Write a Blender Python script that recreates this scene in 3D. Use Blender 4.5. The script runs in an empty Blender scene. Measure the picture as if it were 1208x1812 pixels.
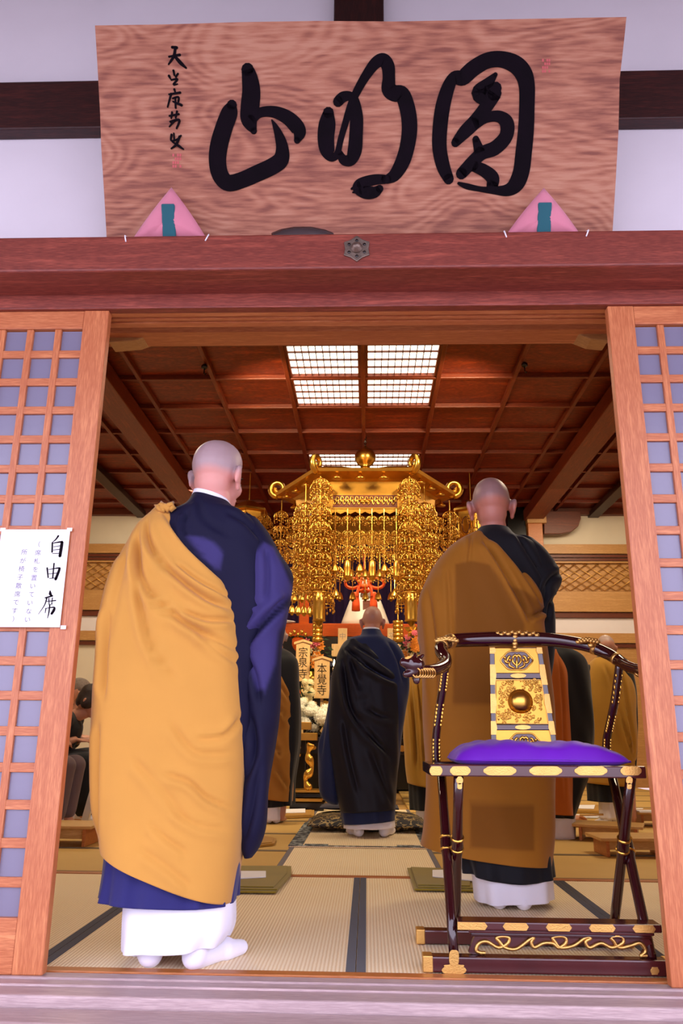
import bpy, bmesh, math, random
import numpy as np
from mathutils import Vector, Matrix, Euler

SC = bpy.context.scene
COL = SC.collection
random.seed(7)
RNG = np.random.RandomState(7)
PI = math.pi

# ------------------------------------------------------------------ camera
FPX = 1385.0
PITCH, YAW, ROLL = math.radians(15.85), math.radians(1.95), math.radians(0.52)
CAM = Vector((0.0, -2.62, 0.69))
FWD = Vector((-math.sin(YAW) * math.cos(PITCH), math.cos(YAW) * math.cos(PITCH), math.sin(PITCH)))
R0 = Vector((math.cos(YAW), math.sin(YAW), 0))
U0 = R0.cross(FWD)
RIGHT = math.cos(ROLL) * R0 + math.sin(ROLL) * U0
UP = -math.sin(ROLL) * R0 + math.cos(ROLL) * U0
cd = bpy.data.cameras.new('camera')
cd.sensor_fit = 'VERTICAL'; cd.sensor_height = 36.0; cd.lens = FPX / 1812 * 36
cd.clip_start = 0.05; cd.clip_end = 200
cam = bpy.data.objects.new('camera', cd); COL.objects.link(cam)
M = Matrix((RIGHT, UP, -FWD)).transposed().to_4x4(); M.translation = CAM
cam.matrix_world = M
SC.camera = cam

# ------------------------------------------------------------------ light
w = bpy.data.worlds.new('sky'); SC.world = w; w.use_nodes = True
bg = w.node_tree.nodes['Background']
bg.inputs['Color'].default_value = (0.82, 0.78, 1.0, 1); bg.inputs['Strength'].default_value = 4.3
SC.view_settings.view_transform = 'Standard'; SC.view_settings.look = 'None'
SC.view_settings.exposure = 0.0; SC.view_settings.gamma = 1.0; SC.view_settings.use_curve_mapping = False

sun = bpy.data.lights.new('sun', 'SUN'); sun.energy = 2.2; sun.color = (1.0, .95, .92); sun.angle = math.radians(3)
so = bpy.data.objects.new('sun', sun); COL.objects.link(so); so.location = (2, -12, 14)
so.rotation_euler = Vector((-.12, .50, -.86)).to_track_quat('-Z', 'Y').to_euler()
def lamp(name, loc, target, size, power, color, spread=PI):
    ld = bpy.data.lights.new(name, 'AREA'); ld.shape = 'RECTANGLE'
    ld.size, ld.size_y = size; ld.energy = power; ld.color = color; ld.spread = spread
    o = bpy.data.objects.new(name, ld); COL.objects.link(o); o.location = loc
    o.rotation_euler = (Vector(target) - Vector(loc)).to_track_quat('-Z', 'Y').to_euler()
    return o
WARM = (1.0, 0.80, 0.55)
lamp('hall_lamp', (-2.4, 3.2, 3.8), (-2.4, 3.2, 0), (1.2, 1.2), 60, WARM)
lamp('hall_lamp', (2.4, 3.2, 3.8), (2.4, 3.2, 0), (1.2, 1.2), 60, WARM)
lamp('hall_lamp', (-3.0, 7.2, 3.8), (-3.0, 8.2, 0), (1.2, 1.2), 70, WARM)
lamp('hall_lamp', (3.0, 7.2, 3.8), (3.0, 8.2, 0), (1.2, 1.2), 70, WARM)
lamp('altar_fill', (-1.1, 3.7, 3.75), (-0.2, 6.2, 2.2), (.3, .3), 36, (1.0, .80, .48), 2.4)  # unseen lights from here down, added to brighten the gold and the altar
lamp('altar_fill', (1.1, 3.7, 3.75), (0.2, 6.2, 2.2), (.3, .3), 36, (1.0, .80, .48), 2.4)
lamp('altar_fill', (0.0, 5.4, 2.6), (0.0, 7.6, 1.3), (.5, .2), 22, (1.0, .80, .48), 2.2)
lamp('altar_fill', (0.0, 7.2, 3.6), (0.0, 8.3, 2.2), (.3, .2), 16, (1.0, .84, .6), 1.8)  # added to bring up the statue, no fixture there

# ------------------------------------------------------------------ measuring
def ray(px, py):
    return FWD + RIGHT * ((px - 604) / FPX) - UP * ((py - 906) / FPX)
def P(px, py, Y):                    # point of the place on the vertical plane at depth Y
    d = ray(px, py); return CAM + d * ((Y - CAM.y) / d.y)
def G(px, py, z=0.0):                # point of the place on the level z
    d = ray(px, py); return CAM + d * ((z - CAM.z) / d.z)
def PL(px, py, o, n):
    d = ray(px, py); return CAM + d * ((o - CAM).dot(n) / d.dot(n))

# ------------------------------------------------------------------ materials
def lin(c):
    return tuple((v / 12.92 if v <= .04045 else ((v + .055) / 1.055) ** 2.4) for v in c)
def rgb(r, g, b): return lin((r / 255, g / 255, b / 255)) + (1,)
def new_mat(name):
    m = bpy.data.materials.new(name); m.use_nodes = True
    nt = m.node_tree; return m, nt, nt.nodes['Principled BSDF']
def N(nt, t, **k):
    n = nt.nodes.new(t)
    for a, b in k.items():
        if a in n.inputs: n.inputs[a].default_value = b
        else: setattr(n, a, b)
    return n
def ramp(nt, fac, stops):
    r = nt.nodes.new('ShaderNodeValToRGB'); el = r.color_ramp.elements
    while len(el) < len(stops): el.new(0.5)
    for e, (p, c) in zip(el, stops): e.position = p; e.color = c
    nt.links.new(fac, r.inputs[0]); return r
def wood(name, dark, light, axis='X', scale=1.0, rough=.45, stretch=14, ring=3.0, spec=.5, bump=.15, rnd=True):
    m, nt, b = new_mat(name); L = nt.links.new
    tc = N(nt, 'ShaderNodeTexCoord'); mp = N(nt, 'ShaderNodeMapping')
    s = [scale * stretch] * 3; s['XYZ'.index(axis)] = scale
    mp.inputs['Scale'].default_value = s
    if rnd:
        oi = N(nt, 'ShaderNodeObjectInfo'); mu = N(nt, 'ShaderNodeVectorMath', operation='SCALE')
        cb = N(nt, 'ShaderNodeCombineXYZ'); L(oi.outputs['Random'], cb.inputs[0]); L(oi.outputs['Random'], cb.inputs[1]); L(oi.outputs['Random'], cb.inputs[2])
        L(cb.outputs[0], mu.inputs[0]); mu.inputs['Scale'].default_value = 37.0
        ad = N(nt, 'ShaderNodeVectorMath', operation='ADD'); L(tc.outputs['Object'], ad.inputs[0]); L(mu.outputs[0], ad.inputs[1])
        L(ad.outputs[0], mp.inputs[0])
    else: L(tc.outputs['Object'], mp.inputs[0])
    n1 = N(nt, 'ShaderNodeTexNoise', Scale=ring, Detail=5.0, Roughness=.55, Distortion=.4); L(mp.outputs[0], n1.inputs['Vector'])
    mul = N(nt, 'ShaderNodeMath', operation='MULTIPLY'); mul.inputs[1].default_value = 9.0; L(n1.outputs[0], mul.inputs[0])
    sn = N(nt, 'ShaderNodeMath', operation='SINE'); L(mul.outputs[0], sn.inputs[0])
    n2 = N(nt, 'ShaderNodeTexNoise', Scale=ring * 9, Detail=3.0); L(mp.outputs[0], n2.inputs['Vector'])
    mx = N(nt, 'ShaderNodeMath', operation='MULTIPLY_ADD'); L(sn.outputs[0], mx.inputs[0]); mx.inputs[1].default_value = .22; L(n2.outputs[0], mx.inputs[2])
    r = ramp(nt, mx.outputs[0], [(.22, dark), (.75, light)]); L(r.outputs[0], b.inputs['Base Color'])
    b.inputs['Roughness'].default_value = rough; b.inputs['Specular IOR Level'].default_value = spec
    bp = N(nt, 'ShaderNodeBump', Strength=bump, Distance=.004); L(mx.outputs[0], bp.inputs['Height']); L(bp.outputs[0], b.inputs['Normal'])
    return m
def plain(name, col, rough=.6, metal=0.0, var=.12, nscale=8, bump=0.0, spec=.5, bscale=None, sheen=0.0):
    m, nt, b = new_mat(name); L = nt.links.new
    tc = N(nt, 'ShaderNodeTexCoord')
    n1 = N(nt, 'ShaderNodeTexNoise', Scale=nscale, Detail=4.0); L(tc.outputs['Object'], n1.inputs['Vector'])
    c = col[:3]
    r = ramp(nt, n1.outputs[0], [(.3, tuple(v * (1 - var) for v in c) + (1,)), (.7, tuple(min(1, v * (1 + var)) for v in c) + (1,))])
    L(r.outputs[0], b.inputs['Base Color'])
    b.inputs['Roughness'].default_value = rough; b.inputs['Metallic'].default_value = metal
    b.inputs['Specular IOR Level'].default_value = spec
    if sheen: b.inputs['Sheen Weight'].default_value = sheen
    if bump:
        n2 = N(nt, 'ShaderNodeTexNoise', Scale=bscale or nscale * 8, Detail=3.0); L(tc.outputs['Object'], n2.inputs['Vector'])
        bp = N(nt, 'ShaderNodeBump', Strength=bump, Distance=.003); L(n2.outputs[0], bp.inputs['Height']); L(bp.outputs[0], b.inputs['Normal'])
    return m
def emis(name, col, s):
    m, nt, b = new_mat(name); b.inputs['Base Color'].default_value = col
    b.inputs['Emission Color'].default_value = col; b.inputs['Emission Strength'].default_value = s; return m
def cloth(name, col, rough=.8, var=.06, weave=420, bump=.12, sheen=.15):
    m, nt, b = new_mat(name); L = nt.links.new
    tc = N(nt, 'ShaderNodeTexCoord')
    n1 = N(nt, 'ShaderNodeTexNoise', Scale=5.0, Detail=5.0); L(tc.outputs['Object'], n1.inputs['Vector'])
    c = col[:3]
    r = ramp(nt, n1.outputs[0], [(.3, tuple(v * (1 - var) for v in c) + (1,)), (.7, tuple(min(1, v * (1 + var)) for v in c) + (1,))])
    L(r.outputs[0], b.inputs['Base Color']); b.inputs['Roughness'].default_value = rough
    b.inputs['Specular IOR Level'].default_value = .25; b.inputs['Sheen Weight'].default_value = sheen
    wv = N(nt, 'ShaderNodeTexNoise', Scale=weave, Detail=1.0); L(tc.outputs['Object'], wv.inputs['Vector'])
    bp = N(nt, 'ShaderNodeBump', Strength=bump, Distance=.001); L(wv.outputs[0], bp.inputs['Height']); L(bp.outputs[0], b.inputs['Normal'])
    return m
def layered(name, c1, c2, **k):
    m = cloth(name, c1, **k); nt = m.node_tree; b = nt.nodes['Principled BSDF']; L = nt.links.new
    src = b.inputs['Base Color'].links[0].from_socket; at = N(nt, 'ShaderNodeAttribute', attribute_name='second_layer')
    mx = N(nt, 'ShaderNodeMix', data_type='RGBA'); L(at.outputs['Fac'], mx.inputs[0]); L(src, mx.inputs[6]); mx.inputs[7].default_value = c2
    L(mx.outputs[2], b.inputs['Base Color']); return m
def stripes(name, c1, c2, axis, freq, rough=.6, bump=.5):
    m, nt, b = new_mat(name); L = nt.links.new
    tc = N(nt, 'ShaderNodeTexCoord'); wv = N(nt, 'ShaderNodeTexWave', Scale=freq, Distortion=.6, Detail=1.5)
    wv.bands_direction = axis; wv.inputs['Detail Scale'].default_value = 1.5
    L(tc.outputs['Object'], wv.inputs['Vector'])
    n1 = N(nt, 'ShaderNodeTexNoise', Scale=3.0, Detail=4.0); L(tc.outputs['Object'], n1.inputs['Vector'])
    mx = N(nt, 'ShaderNodeMath', operation='MULTIPLY_ADD'); L(n1.outputs[0], mx.inputs[0]); mx.inputs[1].default_value = .5; L(wv.outputs[1], mx.inputs[2])
    r = ramp(nt, mx.outputs[0], [(.25, c1), (1.0, c2)]); L(r.outputs[0], b.inputs['Base Color']); b.inputs['Roughness'].default_value = rough
    b.inputs['Specular IOR Level'].default_value = .3
    bp = N(nt, 'ShaderNodeBump', Strength=bump, Distance=.002); L(wv.outputs[1], bp.inputs['Height']); L(bp.outputs[0], b.inputs['Normal'])
    return m
def skin_mat(name, skin, scalp, zline, slope):
    """skin with a shaved, bluish scalp above a sloping hairline (object space, face towards +Y)"""
    m, nt, b = new_mat(name); L = nt.links.new
    tc = N(nt, 'ShaderNodeTexCoord'); sp = N(nt, 'ShaderNodeSeparateXYZ'); L(tc.outputs['Object'], sp.inputs[0])
    n1 = N(nt, 'ShaderNodeTexNoise', Scale=9.0, Detail=5.0); L(tc.outputs['Object'], n1.inputs['Vector'])
    a = N(nt, 'ShaderNodeMath', operation='MULTIPLY_ADD'); L(sp.outputs['Y'], a.inputs[0]); a.inputs[1].default_value = slope; L(sp.outputs['Z'], a.inputs[2])
    a2 = N(nt, 'ShaderNodeMath', operation='MULTIPLY_ADD'); L(n1.outputs[0], a2.inputs[0]); a2.inputs[1].default_value = .03; L(a.outputs[0], a2.inputs[2])
    mr = N(nt, 'ShaderNodeMapRange', interpolation_type='SMOOTHSTEP'); L(a2.outputs[0], mr.inputs[0]); mr.inputs[1].default_value = zline - .005; mr.inputs[2].default_value = zline + .035
    mx = N(nt, 'ShaderNodeMix', data_type='RGBA'); L(mr.outputs[0], mx.inputs[0]); mx.inputs[6].default_value = skin; mx.inputs[7].default_value = scalp
    L(mx.outputs[2], b.inputs['Base Color']); b.inputs['Roughness'].default_value = .45
    b.inputs['Subsurface Weight'].default_value = .08; b.inputs['Subsurface Radius'].default_value = (.01, .004, .002)
    n2 = N(nt, 'ShaderNodeTexNoise', Scale=260.0, Detail=2.0); L(tc.outputs['Object'], n2.inputs['Vector'])
    bp = N(nt, 'ShaderNodeBump', Strength=.15, Distance=.001); L(n2.outputs[0], bp.inputs['Height']); L(bp.outputs[0], b.inputs['Normal'])
    return m

MT = {}
MT['beam'] = wood('red_brown_beam_wood', rgb(112, 46, 36), rgb(168, 82, 64), 'X', 1.0, .45)
MT['darkbeam'] = wood('dark_beam_wood', rgb(44, 18, 16), rgb(84, 36, 30), 'X', 1.0, .5)
MT['darkpost'] = wood('dark_post_wood', rgb(38, 16, 14), rgb(70, 30, 24), 'Z', 1.0, .5)
MT['doorV'] = wood('door_wood_upright', rgb(176, 98, 58), rgb(216, 140, 90), 'Z', 1.0, .38, bump=.08)
MT['doorH'] = wood('door_wood_level', rgb(176, 98, 58), rgb(216, 140, 90), 'X', 1.0, .38, bump=.08)
MT['sill'] = wood('weathered_sill_wood', rgb(170, 146, 146), rgb(204, 180, 178), 'X', .8, .55, bump=.3)
m, nt, b = new_mat('signboard_wood')               # flat-sawn board: cathedral grain lines around a few hearts
_tc = N(nt, 'ShaderNodeTexCoord'); _mp = N(nt, 'ShaderNodeMapping'); _mp.inputs['Scale'].default_value = (1.0, 2.4, 2.4); nt.links.new(_tc.outputs['Object'], _mp.inputs[0])
_n = N(nt, 'ShaderNodeTexNoise', Scale=1.5, Detail=1.2, Roughness=.35, Distortion=.5); nt.links.new(_mp.outputs[0], _n.inputs['Vector'])
_m = N(nt, 'ShaderNodeMath', operation='MULTIPLY'); _m.inputs[1].default_value = 120; nt.links.new(_n.outputs[0], _m.inputs[0])
_s = N(nt, 'ShaderNodeMath', operation='SINE'); nt.links.new(_m.outputs[0], _s.inputs[0])
_f = N(nt, 'ShaderNodeTexNoise', Scale=9.0, Detail=5.0); _mp2 = N(nt, 'ShaderNodeMapping'); _mp2.inputs['Scale'].default_value = (1, 9, 9); nt.links.new(_tc.outputs['Object'], _mp2.inputs[0]); nt.links.new(_mp2.outputs[0], _f.inputs['Vector'])
_a = N(nt, 'ShaderNodeMath', operation='MULTIPLY_ADD'); nt.links.new(_s.outputs[0], _a.inputs[0]); _a.inputs[1].default_value = .08; nt.links.new(_f.outputs[0], _a.inputs[2])
_b2 = N(nt, 'ShaderNodeMath', operation='MULTIPLY_ADD'); nt.links.new(_n.outputs[0], _b2.inputs[0]); _b2.inputs[1].default_value = .55; nt.links.new(_a.outputs[0], _b2.inputs[2])
_r = ramp(nt, _b2.outputs[0], [(.52, rgb(124, 62, 42)), (.78, rgb(166, 102, 74)), (.98, rgb(182, 126, 98))]); nt.links.new(_r.outputs[0], b.inputs['Base Color']); b.inputs['Roughness'].default_value = .5
MT['board'] = m
MT['ceilpanel'] = wood('ceiling_panel_wood', rgb(96, 28, 8), rgb(166, 62, 22), 'X', 1.0, .5, stretch=5, ring=2.4, bump=.05)
MT['batten'] = wood('ceiling_batten_wood', rgb(100, 36, 16), rgb(146, 62, 28), 'X', 1.0, .45)
MT['battenY'] = wood('ceiling_batten_wood_lengthwise', rgb(100, 36, 16), rgb(146, 62, 28), 'Y', 1.0, .45)
MT['tanwood'] = wood('tan_rail_wood', rgb(176, 128, 74), rgb(206, 160, 102), 'X', 1.0, .45)
MT['brownrail'] = wood('brown_rail_wood', rgb(88, 36, 16), rgb(126, 56, 26), 'X', 1.0, .45)
MT['thresh'] = wood('orange_threshold_wood', rgb(172, 98, 44), rgb(208, 136, 72), 'X', 1.0, .4)
MT['palewood'] = wood('pale_box_wood', rgb(196, 150, 86), rgb(226, 184, 122), 'X', 1.0, .5)
MT['plaque'] = wood('plaque_wood', rgb(206, 164, 106), rgb(226, 190, 138), 'Z', 1.0, .55, bump=.05)
MT['plaster'] = plain('white_plaster', rgb(226, 220, 226), .9, 0, .03, 3, .15)
MT['plaster_in'] = plain('cream_plaster', rgb(218, 208, 190), .9, 0, .03, 3, .1)
MT['tatami'] = stripes('tatami_rush_daylit', rgb(234, 206, 160), rgb(254, 236, 202), 'X', 26)  # paler than the crosswise rush: doorway daylight is put into this colour
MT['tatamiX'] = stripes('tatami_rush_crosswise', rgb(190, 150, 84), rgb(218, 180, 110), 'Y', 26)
MT['heri'] = cloth('dark_tatami_border', rgb(38, 36, 50), .8)
MT['herigrey'] = cloth('grey_tatami_border', rgb(104, 98, 104), .8)
MT['heriolive'] = cloth('olive_tatami_border', rgb(112, 92, 56), .8)
MT['ink'] = plain('black_ink', rgb(12, 4, 12), .8, 0, .3, 14, .2, spec=.1)
MT['seal'] = plain('faded_red_seal', rgb(192, 92, 92), .8)
MT['paper'] = plain('white_paper', rgb(240, 238, 244), .85, 0, .02)
MT['papergrey'] = plain('grey_ink', rgb(96, 88, 128), .8)
MT['pink'] = cloth('pink_cushion_cloth', rgb(206, 128, 146), .85, .1)
MT['teal'] = cloth('teal_band_cloth', rgb(38, 92, 104), .8)
MT['oldmetal'] = plain('weathered_bronze', rgb(132, 116, 104), .45, .8, .3, 30, .3)
MT['gold'] = plain('gold_leaf', rgb(224, 172, 78), .28, 1.0, .1, 12, .05)
MT['goldflat'] = plain('pale_gold_fitting', rgb(216, 170, 96), .42, 1.0, .06, 30, .25)
MT['goldsheet'] = plain('gilt_panel', rgb(206, 152, 64), .36, .9, .08, 10, .1)
MT['lacquer'] = plain('oxblood_lacquer', rgb(48, 10, 14), .1, 0, .15, 3, spec=.8)
MT['lacquertop'] = plain('oxblood_lacquer_worn', rgb(70, 24, 26), .18, 0, .2, 6, spec=.7)
MT['black'] = plain('black_lacquer', rgb(14, 11, 12), .2, 0, .1)
MT['purple'] = cloth('purple_satin', rgb(98, 20, 166), .5, .12, 300, .1, .1)
MT['curtain'] = cloth('dark_purple_curtain', rgb(44, 22, 70), .7, .15)
MT['vermilion'] = wood('vermilion_wood', rgb(184, 72, 12), rgb(214, 98, 22), 'X', 1.0, .5, spec=.2)
MT['cord'] = cloth('orange_silk_cord', rgb(236, 84, 24), .5)
MT['ochre'] = cloth('ochre_kesa_cloth', rgb(198, 143, 64), .85, .04)
MT['ochre2'] = cloth('brown_ochre_gauze', rgb(150, 92, 22), .75, .05)
MT['ochre2d'] = layered('brown_ochre_gauze_in_two_layers', rgb(162, 104, 24), rgb(132, 80, 10), rough=.75, var=.05)
MT['yellowkesa'] = cloth('mustard_kesa_cloth', rgb(178, 130, 44), .75, .06)
MT['rustkesa'] = cloth('rust_kesa_cloth', rgb(178, 94, 26), .75, .06)
MT['brownkesa'] = cloth('golden_brown_kesa_cloth', rgb(158, 102, 30), .7, .06)
MT['navy'] = cloth('navy_robe_cloth', rgb(24, 22, 62), .7, .08)
MT['navygauze'] = layered('navy_gauze_in_two_layers', rgb(10, 8, 42), rgb(54, 47, 100), rough=.75, var=.08, sheen=.02)
MT['hem'] = cloth('navy_hem_cloth', rgb(36, 34, 96), .75, .08)
MT['blackrobe'] = cloth('black_robe_cloth', rgb(14, 14, 22), .7, .1)
MT['inkrobe'] = cloth('blue_black_robe', rgb(20, 34, 78), .6, .1)
MT['inkkesa'] = cloth('black_silk_kesa', rgb(16, 17, 34), .5, .1, sheen=.05)
MT['white'] = cloth('white_underrobe', rgb(236, 234, 246), .85, .02)
MT['collar'] = cloth('white_collar_cloth', rgb(240, 240, 250), .85, .02)
MT['olive'] = cloth('olive_folded_cloth', rgb(142, 122, 32), .8, .08)
MT['greycloth'] = cloth('slate_cloth', rgb(60, 58, 72), .85, .1)
MT['trouser'] = cloth('grey_trouser_cloth', rgb(104, 86, 90), .85, .08)
MT['hair'] = plain('dark_brown_hair', rgb(44, 26, 20), .55, 0, .3, 60, .6)
MT['greyhair'] = plain('grey_cropped_hair', rgb(120, 104, 96), .7, 0, .2, 60, .5)
MT['petal'] = plain('white_petals', rgb(240, 238, 224), .7, 0, .05)
MT['petalcream'] = plain('cream_petals', rgb(236, 222, 176), .7, 0, .05)
MT['petalpink'] = plain('pink_petals', rgb(222, 110, 130), .7)
MT['petalorange'] = plain('orange_petals', rgb(226, 140, 46), .7)
MT['leaf'] = plain('dark_green_leaves', rgb(34, 54, 26), .6, 0, .3)
MT['eye'] = plain('eye_dark', rgb(30, 20, 18), .2)
MT['stone'] = plain('grey_stone_paving', rgb(150, 144, 146), .9, 0, .08, 4, .2)
MT['roofwood'] = wood('eave_underside_wood', rgb(70, 38, 30), rgb(110, 64, 50), 'Y', 1.0, .6)
MT['flame'] = emis('candle_flame', (1.0, .62, .22, 1), 30)
MT['wax'] = plain('candle_wax', rgb(236, 220, 190), .5)
MT['lightpanel'] = emis('lit_ceiling_panel', (1.0, .90, .70, 1), 3.2)
m, nt, b = new_mat('frosted_glass')
b.inputs['Base Color'].default_value = rgb(124, 120, 142); b.inputs['Roughness'].default_value = .22; b.inputs['Specular IOR Level'].default_value = .6
_n = N(nt, 'ShaderNodeTexNoise', Scale=30.0, Detail=4.0); _tc = N(nt, 'ShaderNodeTexCoord'); nt.links.new(_tc.outputs['Object'], _n.inputs['Vector'])
_bp = N(nt, 'ShaderNodeBump', Strength=.12, Distance=.004); nt.links.new(_n.outputs[0], _bp.inputs['Height']); nt.links.new(_bp.outputs[0], b.inputs['Normal'])
MT['glass'] = m
# brocade: dark cloth with golden scrolls
m, nt, b = new_mat('dark_gold_brocade')
_tc = N(nt, 'ShaderNodeTexCoord'); _v = N(nt, 'ShaderNodeTexNoise', Scale=9.0, Detail=2.0, Distortion=2.5); nt.links.new(_tc.outputs['Object'], _v.inputs['Vector'])
_mm = N(nt, 'ShaderNodeMath', operation='MULTIPLY'); _mm.inputs[1].default_value = 24; nt.links.new(_v.outputs[0], _mm.inputs[0])
_s = N(nt, 'ShaderNodeMath', operation='SINE'); nt.links.new(_mm.outputs[0], _s.inputs[0])
_r = ramp(nt, _s.outputs[0], [(.55, rgb(26, 18, 26)), (.7, rgb(176, 150, 96))]); nt.links.new(_r.outputs[0], b.inputs['Base Color']); b.inputs['Roughness'].default_value = .6
MT['brocade'] = m
m, nt, b = new_mat('patterned_mat_border')
_tc = N(nt, 'ShaderNodeTexCoord'); _v = N(nt, 'ShaderNodeTexVoronoi', Scale=26.0); nt.links.new(_tc.outputs['Object'], _v.inputs['Vector'])
_r = ramp(nt, _v.outputs[0], [(.25, rgb(168, 176, 176)), (.5, rgb(62, 68, 76))]); nt.links.new(_r.outputs[0], b.inputs['Base Color']); b.inputs['Roughness'].default_value = .8
MT['matborder'] = m

# ------------------------------------------------------------------ mesh building
ORG = {}
def org(o): return ORG.get(o.name, Vector((0, 0, 0))) if o else Vector((0, 0, 0))
class MB:
    def __init__(s): s.v = []; s.f = []; s.mi = []; s.cur = 0
    def add(s, vs, fs):
        k = len(s.v); s.v += [tuple(v) for v in vs]; s.f += [tuple(i + k for i in f) for f in fs]; s.mi += [s.cur] * len(fs); return s
    def box(s, x0, x1, y0, y1, z0, z1):
        return s.add([(x0, y0, z0), (x1, y0, z0), (x1, y1, z0), (x0, y1, z0), (x0, y0, z1), (x1, y0, z1), (x1, y1, z1), (x0, y1, z1)],
              [(0, 3, 2, 1), (4, 5, 6, 7), (0, 1, 5, 4), (1, 2, 6, 5), (2, 3, 7, 6), (3, 0, 4, 7)])
    def obox(s, o, ux, uy, uz):      # corner + three edge vectors
        o, ux, uy, uz = map(Vector, (o, ux, uy, uz))
        p = [o, o + ux, o + ux + uy, o + uy]
        return s.add(p + [q + uz for q in p], [(0, 3, 2, 1), (4, 5, 6, 7), (0, 1, 5, 4), (1, 2, 6, 5), (2, 3, 7, 6), (3, 0, 4, 7)])
    def tube(s, pts, rad, n=10, cap=True, flat=None):
        pts = [Vector(p) for p in pts]; m = len(pts)
        if not hasattr(rad, '__len__'): rad = [rad] * m
        vs = []; fs = []; prev = None
        for i, p in enumerate(pts):
            t = (pts[min(i + 1, m - 1)] - pts[max(i - 1, 0)])
            if t.length < 1e-9: t = Vector((0, 0, 1))
            t.normalize()
            a = prev if prev is not None else (Vector((0, 0, 1)) if abs(t.z) < .9 else Vector((1, 0, 0)))
            u = (a - t * a.dot(t))
            if u.length < 1e-6: u = t.orthogonal()
            u.normalize(); v = t.cross(u); prev = u
            for k in range(n):
                q = 2 * PI * k / n; vs.append(p + (u * math.cos(q) + v * math.sin(q) * (flat or 1)) * rad[i])
        for i in range(m - 1):
            for k in range(n):
                fs.append((i * n + k, i * n + (k + 1) % n, (i + 1) * n + (k + 1) % n, (i + 1) * n + k))
        if cap: fs += [tuple(reversed(range(n))), tuple(range((m - 1) * n, m * n))]
        return s.add(vs, fs)
    def lathe(s, c, prof, n=16, axis='Z'):   # prof: (radius, height)
        c = Vector(c); vs = []; fs = []; m = len(prof)
        for r, h in prof:
            for k in range(n):
                q = 2 * PI * k / n
                if axis == 'Z': vs.append(c + Vector((r * math.cos(q), r * math.sin(q), h)))
                else: vs.append(c + Vector((r * math.cos(q), -h, r * math.sin(q))))
        for i in range(m - 1):
            for k in range(n): fs.append((i * n + k, i * n + (k + 1) % n, (i + 1) * n + (k + 1) % n, (i + 1) * n + k))
        fs += [tuple(reversed(range(n))), tuple(range((m - 1) * n, m * n))]
        return s.add(vs, fs)
    def ball(s, c, r, nu=12, nv=8, rot=None):
        c = Vector(c); r = Vector((r, r, r)) if not hasattr(r, '__len__') else Vector(r)
        vs = [Vector((0, 0, r.z))]; fs = []
        for j in range(1, nv):
            a = PI * j / nv
            for k in range(nu):
                q = 2 * PI * k / nu; vs.append(Vector((r.x * math.sin(a) * math.cos(q), r.y * math.sin(a) * math.sin(q), r.z * math.cos(a))))
        vs.append(Vector((0, 0, -r.z))); last = len(vs) - 1
        for k in range(nu): fs.append((0, 1 + k, 1 + (k + 1) % nu))
        for j in range(nv - 2):
            for k in range(nu): fs.append((1 + j * nu + k, 1 + (j + 1) * nu + k, 1 + (j + 1) * nu + (k + 1) % nu, 1 + j * nu + (k + 1) % nu))
        for k in range(nu): fs.append((last, 1 + (nv - 2) * nu + (k + 1) % nu, 1 + (nv - 2) * nu + k))
        if rot: vs = [rot @ v for v in vs]
        return s.add([v + c for v in vs], fs)
    def prism(s, poly, to3d, h0, h1):       # polygon (u,v) extruded from height h0 to h1
        n = len(poly)
        return s.add([to3d(u, v, h0) for u, v in poly] + [to3d(u, v, h1) for u, v in poly],
              [tuple(reversed(range(n))), tuple(range(n, 2 * n))] + [(i, (i + 1) % n, n + (i + 1) % n, n + i) for i in range(n)])
    def brush(s, pts, to3d, h0, h1, closed=False):
        q = catmull(np.array(pts, float), 6)
        L = []; Rr = []
        for i in range(len(q)):
            t = q[min(i + 1, len(q) - 1), :2] - q[max(i - 1, 0), :2]; l = np.hypot(*t) + 1e-9
            nrm = np.array((-t[1], t[0])) / l * q[i, 2] / 2
            L.append(q[i, :2] + nrm); Rr.append(q[i, :2] - nrm)
        n = len(q); vs = []; fs = []
        for h in (h0, h1):
            vs += [to3d(a[0], a[1], h) for a in L] + [to3d(a[0], a[1], h) for a in Rr]
        for i in range(n - 1):
            fs += [(2 * n + i, 2 * n + i + 1, 3 * n + i + 1, 3 * n + i), (i, i + 1, 2 * n + i + 1, 2 * n + i), (n + i, 3 * n + i, 3 * n + i + 1, n + i + 1)]
        s.add(vs, fs)
        for e in (0, -1):
            r = q[e, 2] / 2
            s.prism([(q[e, 0] + r * math.cos(a), q[e, 1] + r * math.sin(a)) for a in np.linspace(0, 2 * PI, 11)[:-1]], to3d, h0, h1)
        return s
    def mesh(s, name, mats, smooth=False, o=Vector((0, 0, 0))):
        me = bpy.data.meshes.new(name)
        me.from_pydata([(v[0] - o[0], v[1] - o[1], v[2] - o[2]) for v in s.v], [], s.f)
        mats = mats if isinstance(mats, (list, tuple)) else [mats]
        for m in mats: me.materials.append(MT[m] if isinstance(m, str) else m)
        if len(mats) > 1: me.polygons.foreach_set('material_index', s.mi)
        if smooth: me.polygons.foreach_set('use_smooth', [True] * len(me.polygons))
        bm = bmesh.new(); bm.from_mesh(me); bmesh.ops.recalc_face_normals(bm, faces=bm.faces); bm.to_mesh(me); bm.free()
        return me
    def obj(s, name, mats, parent=None, smooth=False, bevel=0, at=None):
        o = Vector(at) if at is not None else org(parent)
        ob = bpy.data.objects.new(name, s.mesh(name, mats, smooth, o)); COL.objects.link(ob)
        if parent: ob.parent = parent
        else: ob.location = o
        ORG[ob.name] = o
        if bevel:
            md = ob.modifiers.new('bevel', 'BEVEL'); md.width = bevel; md.segments = 2; md.limit_method = 'ANGLE'
        return ob
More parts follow.
